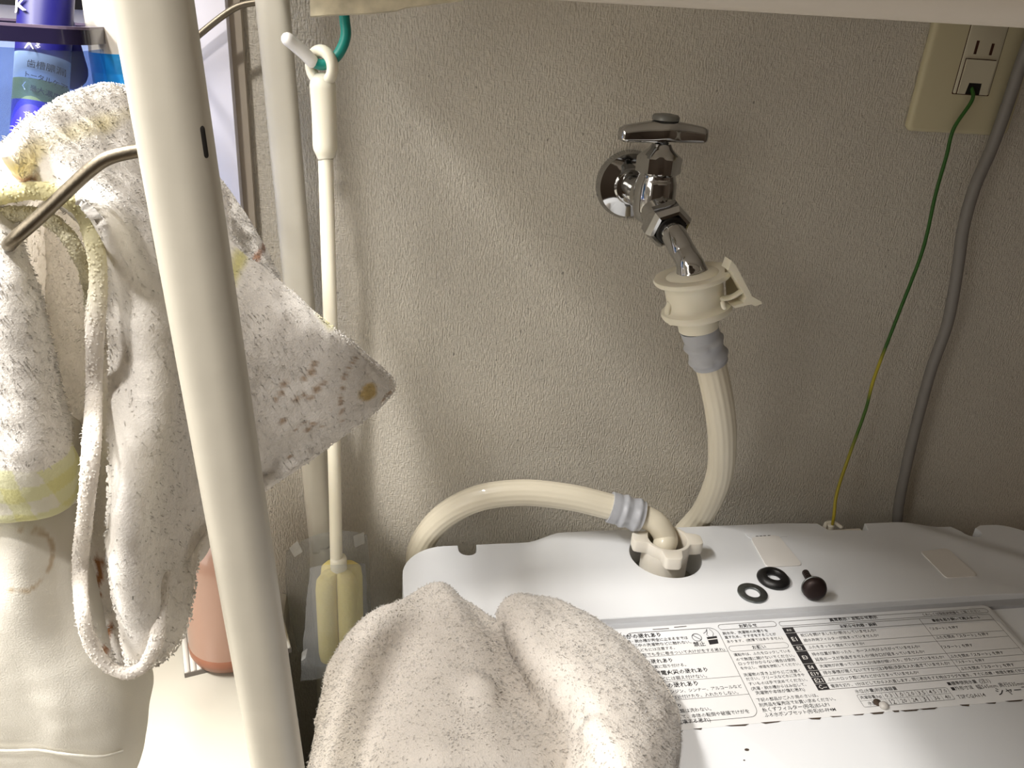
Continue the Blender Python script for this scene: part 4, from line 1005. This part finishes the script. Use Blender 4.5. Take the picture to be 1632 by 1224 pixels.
bb_ = Vector((-0.1310,-0.0850,1.2708)); 
bt2 = thing('blue_bottle', (bb_.x, bb_.y, LZ), 'pale bottle with bright blue lower half beside the blue cup, behind the rack pole', 'bottle')
lh = Vector((-0.1314,-0.1000,1.2756)).z; lh2 = Vector((-0.1328,-0.1000,1.2660)).z; Rb = .0145
obj('bottle_lower', lathe([(Rb*.9, 0), (Rb, .002), (Rb, lh2-LZ-.0004), (Rb*.985, lh2-LZ), (Rb, lh2-LZ+.0004), (Rb, lh-LZ)], 40, (bb_.x, bb_.y, LZ)), M['blue'], bt2, angle=60)
obj('bottle_upper', lathe([(Rb*.99, lh-LZ), (Rb*.97, lh-LZ+.0005), (Rb*.93, lh-LZ+.05), (Rb*.9, lh-LZ+.09), (Rb*.5, lh-LZ+.10), (0, lh-LZ+.10)], 40, (bb_.x, bb_.y, LZ), rf=lambda a, h: 1+.03*cos(7*a)), M['bottle_white'], bt2, angle=60)

# ------------------------------------------------------------------ green bag in the gap
g = G(); n = 48; L_ = 40
for i in range(L_+1):
    t = i/L_; z_ = .002+.80*t
    for k in range(n):
        a = 2*pi*k/n; c_, s_ = cos(a), sin(a)
        ex_ = .046*(1-.55*max(0, (t-.75)/.25)**2); ey_ = .11*(1-.5*max(0, (t-.75)/.25)**2)
        p = Vector((-.028+ex_*abs(c_)**.7*(1 if c_ > 0 else -1)*.82, -.185+ey_*abs(s_)**.7*(1 if s_ > 0 else -1), z_))
        d = noise.fractal(p*14, .9, 2., 3)*.012; p += Vector((c_*d*.35, s_*d, d*.6*(t > .02)))
        g.v.append(tuple(p))
for i in range(L_):
    for k in range(n): g.f.append((i*n+k, i*n+(k+1) % n, (i+1)*n+(k+1) % n, (i+1)*n+k))
g.f.append(tuple(reversed(range(n)))); g.f.append(tuple(L_*n+k for k in range(n)))
o = obj('cloth_bag', g, M['bag']); tag(o, 'dark green cloth bag stuffed in the gap beside the washing machine', 'bag')

# ------------------------------------------------------------------ towels
BR = (190, 166, 140); YE = (226, 220, 150); TAN = (220, 198, 142)
# printed bath towel over the bar
t1_ = thing('bath_towel', (-.105, -.25, 1.24), 'white terry bath towel with faded brown print draped over the towel bar', 'towel')
P1 = [
 [(-0.0982,-0.3250,1.2603), (-0.1039,-0.2850,1.2653), (-0.1065,-0.2350,1.2685), (-0.1014,-0.1900,1.2671), (-0.0897,-0.1500,1.2442), (-0.0740,-0.1350,1.2129)],
 [(-0.1009,-0.3070,1.2488), (-0.0898,-0.3050,1.2512), (-0.0899,-0.2650,1.2477), (-0.0893,-0.2200,1.2417), (-0.0812,-0.1850,1.2175), (-0.0679,-0.1650,1.1937)],
 [(-0.0879,-0.3070,1.2405), (-0.0763,-0.3200,1.2429), (-0.0780,-0.2850,1.2323), (-0.0752,-0.2500,1.2185), (-0.0651,-0.2100,1.1992), (-0.0462,-0.1800,1.1811)],
 [(-0.0845,-0.3070,1.2200), (-0.0771,-0.3070,1.2177), (-0.0711,-0.3000,1.2116), (-0.0667,-0.2650,1.1949), (-0.0489,-0.2250,1.1765), (-0.0202,-0.1900,1.1599)],
 [(-0.0863,-0.3070,1.1879), (-0.0796,-0.3070,1.1832), (-0.0718,-0.3050,1.1775), (-0.0679,-0.2700,1.1606), (-0.0441,-0.2250,1.1448), (0.0035,-0.1800,1.1349)],
 [(-0.0869,-0.3220,1.1587), (-0.0791,-0.3260,1.1561), (-0.0771,-0.3050,1.1402), (-0.0701,-0.2750,1.1282), (-0.0480,-0.2280,1.1206), (0.0081,-0.1800,1.1211)],
 [(-0.0928,-0.3180,1.1180), (-0.0842,-0.3250,1.1176), (-0.0795,-0.3100,1.1096), (-0.0720,-0.2850,1.1051), (-0.0589,-0.2380,1.1042), (-0.0239,-0.2000,1.1027)],
 [(-0.0916,-0.3180,1.0740), (-0.0813,-0.3160,1.0773), (-0.0722,-0.3060,1.0851), (-0.0679,-0.2900,1.1040), (-0.0628,-0.2580,1.1026), (-0.0513,-0.2250,1.0945)]]
marks = [((-0.0295,-0.2000,1.1504), .0014), ((-0.0308,-0.2000,1.1474), .0017), ((-0.0341,-0.2000,1.1455), .0014), ((-0.0422,-0.2100,1.1469), .0014), ((-0.0435,-0.2100,1.1430), .0012), ((-0.0288,-0.2000,1.1381), .0017), ((-0.0316,-0.2000,1.1351), .0012), ((-0.0375,-0.2100,1.1371), .0013), ((-0.0437,-0.2100,1.1292), .0014), ((-0.0333,-0.2100,1.1188), .0013), ((-0.0419,-0.2100,1.1065), .0011), ((-0.0456,-0.2100,1.1411), .0009), ((-0.0346,-0.2100,1.1377), .001), ((-0.0257,-0.2000,1.1398), .001)]
marks += line_spots([(-0.0108,-0.1900,1.1455), (-0.0162,-0.1900,1.1387), (-0.0180,-0.1900,1.1265), (-0.0174,-0.1900,1.1158)], .0008, 24)
marks += line_spots([(-0.0383,-0.2100,1.1210), (-0.0352,-0.2100,1.1237), (-0.0271,-0.2000,1.1178)], .0007, 14)
marks += line_spots([(0.0021,-0.1850,1.1196), (0.0067,-0.1850,1.1228)], .0008, 8)
edge_y = [((-0.0307,-0.1950,1.1729), .0026), ((-0.0284,-0.1950,1.1710), .0026), ((-0.0262,-0.1950,1.1685), .0026), ((-0.0239,-0.1950,1.1660), .0026), ((-0.0216,-0.1950,1.1634), .0026), ((-0.0619,-0.1950,1.1980), .0026), ((-0.0611,-0.1950,1.1951), .0026)]
folds = [((-0.1003,-0.2100,1.2569), .003)]
brt = [((-0.0975,-0.2000,1.2509), .0016), ((-0.0995,-0.2000,1.2526), .0012), ((-0.0960,-0.2000,1.2475), .0014)]
def paint1(A, d):
    d = splot(A, d, [((-0.0046,-0.1850,1.1269), .0042)], TAN, .3)
    d = splot(A, d, marks, BR, .8); d = splot(A, d, edge_y, YE, .9); d = splot(A, d, folds, (240, 230, 176), 1.2); d = splot(A, d, brt, (186, 148, 112), 1.)
    return d
def shape1(A):
    # soft vertical creases
    u = np.linspace(0, 1, A.shape[1])[None, :]; v = np.linspace(0, 1, A.shape[0])[:, None]
    N_ = normals(A); d = .0028*np.sin(u*9+v*2.5)*np.clip(v*3-.3, 0, 1)*np.clip(1.2-u*1.4, 0, 1)
    return A+N_*d[:, :, None]
cloth('towel_side', P1, t1_, M['terry'], .0045, 150, 150, .0012, 40, paint=paint1, pile=60000, ln=.0016, wd=.00055, comb=(.2, 0, -1), flip=-1, shape=shape1)
# second layer showing above the corner
P1b = [[(-0.0892,-0.1000,1.2224), (-0.0799,-0.1000,1.2078), (-0.0672,-0.1050,1.1882), (-0.0545,-0.1100,1.1629)], [(-0.0874,-0.1200,1.2035), (-0.0777,-0.1250,1.1948), (-0.0667,-0.1300,1.1810), (-0.0526,-0.1350,1.1627)], [(-0.0861,-0.1400,1.1783), (-0.0751,-0.1500,1.1780), (-0.0641,-0.1550,1.1696), (-0.0513,-0.1550,1.1595)]]
def paint1b(A, d): return splot(A, d, [((-0.0640,-0.1200,1.1772), .002), ((-0.0622,-0.1200,1.1794), .0015), ((-0.0652,-0.1200,1.1747), .0012)], (160, 116, 84), .6)
cloth('towel_back_layer', P1b, t1_, M['terry'], .0035, 50, 50, .0012, 50, paint=paint1b, pile=12000, ln=.0016, wd=.0006, flip=-1)
P1d = [[(-0.1360,-0.2900,1.2353), (-0.1233,-0.2900,1.2460), (-0.1148,-0.2850,1.2543), (-0.1085,-0.2700,1.2634)],
 [(-0.1291,-0.3050,1.2361), (-0.1171,-0.3050,1.2453), (-0.1069,-0.3020,1.2525), (-0.0972,-0.2950,1.2585)],
 [(-0.1256,-0.3130,1.2354), (-0.1136,-0.3140,1.2441), (-0.1015,-0.3140,1.2482), (-0.0888,-0.3090,1.2460)]]
cloth('towel_top', P1d, t1_, M['terry'], .004, 50, 60, .0008, 50, pile=9000, ln=.0018, wd=.0006, flip=-1)
# far side of the fold, hanging left of the bar
P1e = [[(-.1085, -.308, 1.2400), (-.1105, -.265, 1.2450), (-.1120, -.22, 1.2500), (-.1135, -.180, 1.2550)],
 [(-.1180, -.310, 1.2250), (-.1205, -.265, 1.2290), (-.1230, -.22, 1.2330), (-.1250, -.180, 1.2370)],
 [(-.1300, -.310, 1.1600), (-.1330, -.265, 1.1620), (-.1350, -.22, 1.1650), (-.1370, -.180, 1.1680)],
 [(-.1420, -.306, 1.0800), (-.1440, -.265, 1.0820), (-.1450, -.22, 1.0850), (-.1460, -.180, 1.0880)]]
cloth('towel_far_side', P1e, t1_, M['terry'], .004, 60, 60, .001, 40, pile=6000, ln=.0018, wd=.0007, both=True)
# inner layer seen inside the fold
P1c = [
 [(-0.1447,-0.2450,1.2325), (-0.1315,-0.2400,1.2352), (-0.1188,-0.2400,1.2347), (-0.1015,-0.2500,1.2285)],
 [(-0.1403,-0.2500,1.2014), (-0.1358,-0.2350,1.1968), (-0.1184,-0.2450,1.1990), (-0.0925,-0.2800,1.2081)],
 [(-0.1327,-0.2650,1.1643), (-0.1256,-0.2560,1.1600), (-0.1129,-0.2600,1.1604), (-0.0904,-0.2880,1.1696)],
 [(-0.1126,-0.3000,1.1357), (-0.1095,-0.2950,1.1324), (-0.1053,-0.2900,1.1276), (-0.0928,-0.2980,1.1309)],
 [(-0.1076,-0.3120,1.1031), (-0.1071,-0.3030,1.0956), (-0.1031,-0.3000,1.0914), (-0.0955,-0.3000,1.0893)],
 [(-0.1010,-0.3160,1.0735), (-0.0984,-0.3120,1.0681), (-0.0928,-0.3120,1.0683), (-0.0866,-0.3120,1.0730)]]
def paint1c(A, d):
    s = line_spots([(-0.1041,-0.3000,1.1077), (-0.1030,-0.3000,1.1032), (-0.1055,-0.3000,1.0975)], .0014, 12, .1)+line_spots([(-0.1005,-0.3050,1.0818), (-0.1027,-0.3050,1.0757), (-0.1030,-0.3050,1.0701)], .0013, 12, .1)
    s += [((-0.1050,-0.3000,1.0936), .0012), ((-0.1017,-0.3000,1.1061), .0012), ((-0.1021,-0.3000,1.0737), .0012)]
    return splot(A, d, s, (168, 120, 80), .7)
cloth('towel_inner_layer', P1c, t1_, M['terry'], .0035, 90, 60, .0012, 45, paint=paint1c, pile=14000, ln=.0016, wd=.0006, flip=-1)
# hems
def hem(name, P, r, fl, tint, root, seed, m='terry', pile=2600):
    g = tube(P, lambda t: r*(1+.06*sin(t*60+seed)), 170, 14, flat=fl, rcap=True, hint=(0, 1, 0))
    me = bpy.data.meshes.new(name); me.from_pydata([tuple(v) for v in g.v], [], g.f); me.update()
    V = np.array([v.co[:] for v in me.vertices]); d = np.ones((len(V), 4)); d[:, :3] = [tint(v) for v in V]
    at = me.color_attributes.new('dye', 'FLOAT_COLOR', 'POINT'); at.data.foreach_set('color', d.astype(np.float32).ravel())
    o = link(name, me, M[m], root)
    if m == 'terry':
        A = np.array(g.v).reshape(-1, 14, 3); A = np.concatenate([A, A[:, :1]], 1); D = np.array([[tint(p) for p in row] for row in A])
        c = A[:, :14].mean(1)[:, None]; fl_ = 1 if (normals(A)*(A-c)).sum() > 0 else -1
        po = link('terry_pile', pile_mesh('terry_pile', A, .0002, D, fl_, pile, .0009, .00042, fuzz=.10, hgt=.6), M[m], o, smooth=True); po['kind'] = 'stuff'
    return o
cw_ = np.array(lin((236, 231, 224))[:3]); cy_ = np.array(lin((222, 216, 158))[:3])
zA, zB = (-0.0936,-0.3165,1.2505)[2], (-0.0847,-0.3165,1.2090)[2]
def tint1(v):
    t = min(1, max(0, (zA-.008-v[2])/(zA-zB))); k = max(0, .75-t*.9)
    return cw_*(1-k)+cy_*k
hem('hem', [(-0.1088,-0.3165,1.2472), (-0.1037,-0.3165,1.2483), (-0.0937,-0.3165,1.2498), (-0.0866,-0.3165,1.2479), (-0.0822,-0.3165,1.2427), (-0.0808,-0.3165,1.2336), (-0.0815,-0.3165,1.2230), (-0.0844,-0.3165,1.2090), (-0.0894,-0.3120,1.1857), (-0.0857,-0.3330,1.1742), (-0.0919,-0.3300,1.1496), (-0.1038,-0.3120,1.1168), (-0.0999,-0.3270,1.1081), (-0.0989,-0.3270,1.0927), (-0.0951,-0.3270,1.0830), (-0.0891,-0.3270,1.0792), (-0.0833,-0.3260,1.0815), (-0.0786,-0.3250,1.0905), (-0.0777,-0.3200,1.0976), (-0.0774,-0.3120,1.1082), (-0.0809,-0.2960,1.1092)], .0019, 1.4, tint1, t1_, 0)
hem('hem', [(-0.1124,-0.3110,1.2398), (-0.1072,-0.3110,1.2411), (-0.0995,-0.3110,1.2418), (-0.0924,-0.3110,1.2389), (-0.0883,-0.3110,1.2320), (-0.0871,-0.3080,1.2223), (-0.0907,-0.2980,1.2064), (-0.0966,-0.2850,1.1878)], .0014, 1.6, lambda v: cw_*.55+cy_*.45, t1_, 2)

# hand towel with plaid border hanging on the near side
t2_ = thing('hand_towel', (-.13, -.33, 1.2), 'fluffy white hand towel with a yellow plaid hem hanging at the left edge', 'towel')
P2 = [
 [(-0.1359,-0.3000,1.2459), (-0.1205,-0.3080,1.2471), (-0.1102,-0.3100,1.2451), (-0.1065,-0.3080,1.2402), (-0.1087,-0.3000,1.2370)],
 [(-0.1424,-0.3000,1.2170), (-0.1211,-0.3180,1.2229), (-0.1061,-0.3220,1.2244), (-0.1023,-0.3160,1.2225), (-0.1079,-0.3000,1.2175)],
 [(-0.1496,-0.3000,1.1852), (-0.1246,-0.3200,1.1939), (-0.1063,-0.3260,1.1965), (-0.1007,-0.3180,1.1929), (-0.1067,-0.3000,1.1844)],
 [(-0.1543,-0.3000,1.1646), (-0.1270,-0.3200,1.1736), (-0.1056,-0.3280,1.1763), (-0.1006,-0.3180,1.1708), (-0.1055,-0.3000,1.1601)],
 [(-0.1575,-0.3000,1.1501), (-0.1295,-0.3200,1.1612), (-0.1084,-0.3260,1.1645), (-0.1018,-0.3160,1.1579), (-0.1040,-0.3000,1.1485)],
 [(-0.1620,-0.3000,1.1305), (-0.1345,-0.3180,1.1405), (-0.1155,-0.3220,1.1433), (-0.1068,-0.3160,1.1414), (-0.1060,-0.3020,1.1368)]]
zb0, zb1 = (-0.1082,-0.3260,1.1659)[2], (-0.1117,-0.3260,1.1459)[2]
plo = np.array(lin((228, 228, 190))[:3]); pld = np.array(lin((222, 220, 160))[:3]); plw = np.array(lin((236, 234, 224))[:3])
def paint2(A, d):
    x = A[:, :, 0]; z_ = A[:, :, 2]; k = z_ < zb0
    sx = (np.sin((x)*2*pi/.0105) > .0); sz = (np.sin((z_-zb0)*2*pi/.0125) > .0)
    col = np.where((sx & sz)[:, :, None], pld, np.where((sx | sz)[:, :, None], plo, plw))
    return np.where(k[:, :, None], col, d)
cloth('towel_side', P2, t2_, M['terry'], .0042, 120, 110, .0016, 45, paint=paint2, fz=.035, pile=45000, ln=.0018, wd=.0005, keep=lambda A: (A[:, :, 2] > zb0+.001)*1.0, flip=-1)

# thin smooth towel below
t3_ = thing('thin_towel', (-.13, -.30, 1.1), 'thin smooth white towel with a faint brown ring hanging below the plaid hem', 'towel')
P3 = [
 [(-0.1692,-0.2700,1.1619), (-0.1479,-0.2750,1.1640), (-0.1290,-0.2800,1.1662), (-0.1190,-0.2800,1.1635), (-0.1129,-0.2750,1.1583), (-0.1121,-0.2620,1.1462)],
 [(-0.1604,-0.3000,1.1377), (-0.1401,-0.3050,1.1401), (-0.1210,-0.3120,1.1439), (-0.1115,-0.3080,1.1383), (-0.1072,-0.3000,1.1302), (-0.1091,-0.2800,1.1139)],
 [(-0.1650,-0.3050,1.1068), (-0.1430,-0.3120,1.1110), (-0.1220,-0.3220,1.1176), (-0.1120,-0.3150,1.1086), (-0.1050,-0.3080,1.0996), (-0.1057,-0.2850,1.0775)],
 [(-0.1721,-0.3050,1.0755), (-0.1477,-0.3150,1.0813), (-0.1259,-0.3220,1.0845), (-0.1119,-0.3220,1.0818), (-0.0997,-0.3140,1.0714), (-0.0954,-0.2850,1.0423)],
 [(-0.1776,-0.3050,1.0510), (-0.1548,-0.3120,1.0528), (-0.1326,-0.3180,1.0552), (-0.1123,-0.3240,1.0610), (-0.0975,-0.3180,1.0546), (-0.0971,-0.2900,1.0268)],
 [(-0.1824,-0.3050,1.0300), (-0.1599,-0.3100,1.0313), (-0.1381,-0.3140,1.0325), (-0.1175,-0.3200,1.0359), (-0.0997,-0.3160,1.0308), (-0.1005,-0.2920,1.0071)],
 [(-0.1874,-0.3050,1.0078), (-0.1655,-0.3080,1.0078), (-0.1439,-0.3100,1.0080), (-0.1243,-0.3120,1.0086), (-0.1089,-0.3100,1.0062), (-0.1046,-0.2960,0.9946)]]
rs_ = line_spots([(-0.1193,-0.3200,1.1367), (-0.1141,-0.3200,1.1334), (-0.1118,-0.3200,1.1260), (-0.1135,-0.3200,1.1182), (-0.1178,-0.3200,1.1142), (-0.1227,-0.3200,1.1156)], .0006, 60, .25)
def paint3(A, d): return splot(A, d, rs_, (196, 180, 156), 1.0)
cloth('towel_side', P3, t3_, M['smooth_cloth'], .0022, 120, 110, .0009, 30, base=(228, 225, 216), paint=paint3)
hem('hem', [(-0.1581,-0.3135,1.0331), (-0.1385,-0.3175,1.0350), (-0.1285,-0.3200,1.0370), (-0.1164,-0.3230,1.0366), (-0.1060,-0.3220,1.0331), (-0.0995,-0.3180,1.0304)], .0004, 2.0, lambda v: np.array(lin((222, 219, 210))[:3]), t3_, 5, 'smooth_cloth')

# white towel lying on the washer
t4_ = thing('face_towel', (.06, -.24, .93), 'crumpled off-white terry towel lying on the washing machine over the notice', 'towel')
Q1 = [
 [(-0.0319,-0.1863,0.8950), (-0.0165,-0.1600,0.9150), (0.0006,-0.1467,0.9280), (0.0209,-0.1366,0.9310), (0.0440,-0.1250,0.9320), (0.0599,-0.1411,0.9320), (0.0815,-0.1655,0.9320)],
 [(-0.0347,-0.2043,0.9150), (-0.0241,-0.1778,0.9380), (-0.0049,-0.1557,0.9480), (0.0160,-0.1524,0.9560), (0.0410,-0.1430,0.9620), (0.0574,-0.1560,0.9550), (0.0797,-0.1715,0.9460)],
 [(-0.0375,-0.2158,0.9000), (-0.0200,-0.2152,0.9450), (0.0004,-0.2095,0.9660), (0.0212,-0.2080,0.9760), (0.0422,-0.2070,0.9780), (0.0593,-0.2185,0.9740), (0.0871,-0.2122,0.9500)],
 [(-0.0411,-0.2317,0.8900), (-0.0190,-0.2460,0.9450), (0.0034,-0.2559,0.9760), (0.0250,-0.2593,0.9860), (0.0458,-0.2538,0.9800), (0.0625,-0.2572,0.9720), (0.0943,-0.2495,0.9500)],
 [(-0.0385,-0.2491,0.8900), (-0.0166,-0.2739,0.9400), (0.0058,-0.2940,0.9760), (0.0259,-0.3001,0.9850), (0.0471,-0.2971,0.9820), (0.0672,-0.2920,0.9760), (0.1018,-0.2764,0.9560)],
 [(-0.0325,-0.2708,0.8950), (-0.0137,-0.2812,0.9220), (0.0090,-0.2902,0.9400), (0.0299,-0.2929,0.9450), (0.0523,-0.2914,0.9420), (0.0736,-0.2904,0.9400), (0.0974,-0.2832,0.9320)]]
def dimple(A, spots):
    N_ = normals(A)
    for (p, r, a) in spots:
        d = np.linalg.norm(A-np.array(p), axis=2); A = A+N_*((a*np.exp(-(d/r)**2))[:, :, None])
    return A
up = 1
def shape4(A): return dimple(A, [((0.0526,-0.2528,0.9800), .010, -.008), ((0.0130,-0.2387,0.9750), .02, .004), ((-0.0004,-0.2204,0.9650), .014, -.004), ((0.0296,-0.2825,0.9850), .02, .003)])
cloth('towel_left_half', Q1, t4_, M['terry'], .006, 140, 140, .0016, 24, base=(248, 243, 236), fz=.09, hgt=.75, pile=80000, ln=.0022, wd=.00062, flip=-1, shape=shape4, comb=(.3, -.6, -.4))
Q2 = [
 [(0.0839,-0.1487,0.9330), (0.0898,-0.1441,0.9340), (0.1001,-0.1406,0.9340), (0.1137,-0.1437,0.9340), (0.1275,-0.1501,0.9330), (0.1435,-0.1579,0.9310)],
 [(0.0790,-0.1658,0.9520), (0.0822,-0.1652,0.9620), (0.0909,-0.1616,0.9640), (0.1040,-0.1603,0.9600), (0.1161,-0.1603,0.9560), (0.1382,-0.1653,0.9460)],
 [(0.0796,-0.1872,0.9480), (0.0817,-0.2019,0.9760), (0.0930,-0.2010,0.9800), (0.1132,-0.1969,0.9720), (0.1353,-0.1932,0.9600), (0.1557,-0.1865,0.9440)],
 [(0.0836,-0.2118,0.9460), (0.0860,-0.2280,0.9760), (0.1001,-0.2286,0.9800), (0.1218,-0.2252,0.9720), (0.1479,-0.2175,0.9580), (0.1704,-0.2111,0.9380)],
 [(0.0897,-0.2428,0.9480), (0.0964,-0.2500,0.9700), (0.1095,-0.2557,0.9800), (0.1302,-0.2537,0.9740), (0.1543,-0.2431,0.9560), (0.1756,-0.2328,0.9340)],
 [(0.0938,-0.2704,0.9500), (0.1004,-0.2738,0.9660), (0.1105,-0.2836,0.9820), (0.1312,-0.2793,0.9740), (0.1524,-0.2674,0.9560), (0.1706,-0.2527,0.9320)],
 [(0.0946,-0.2952,0.9500), (0.1029,-0.3035,0.9660), (0.1145,-0.3109,0.9780), (0.1311,-0.3032,0.9680), (0.1473,-0.2887,0.9500), (0.1614,-0.2706,0.9280)],
 [(0.0978,-0.3238,0.9450), (0.1045,-0.3320,0.9600), (0.1146,-0.3359,0.9660), (0.1266,-0.3279,0.9550), (0.1376,-0.3171,0.9400), (0.1486,-0.3019,0.9200)]]
def shape5(A): return dimple(A, [((0.1010,-0.2571,0.9750), .009, -.006), ((0.1033,-0.2739,0.9800), .007, .005), ((0.1073,-0.2843,0.9800), .006, -.004), ((0.0974,-0.2131,0.9800), .012, .003)])
cloth('towel_right_half', Q2, t4_, M['terry'], .006, 140, 120, .0014, 26, base=(248, 243, 236), fz=.09, hgt=.75, pile=60000, ln=.0022, wd=.00062, flip=-1, shape=shape5, comb=(.3, -.6, -.4))
hem('towel_hem', [(0.1159,-0.1609,0.9570), (0.1380,-0.1658,0.9470), (0.1554,-0.1870,0.9450), (0.1701,-0.2116,0.9390), (0.1753,-0.2333,0.9350), (0.1701,-0.2536,0.9330), (0.1609,-0.2713,0.9290)], .0022, 1.3, lambda v: np.array(lin((238, 232, 222))[:3]), t4_, 1)
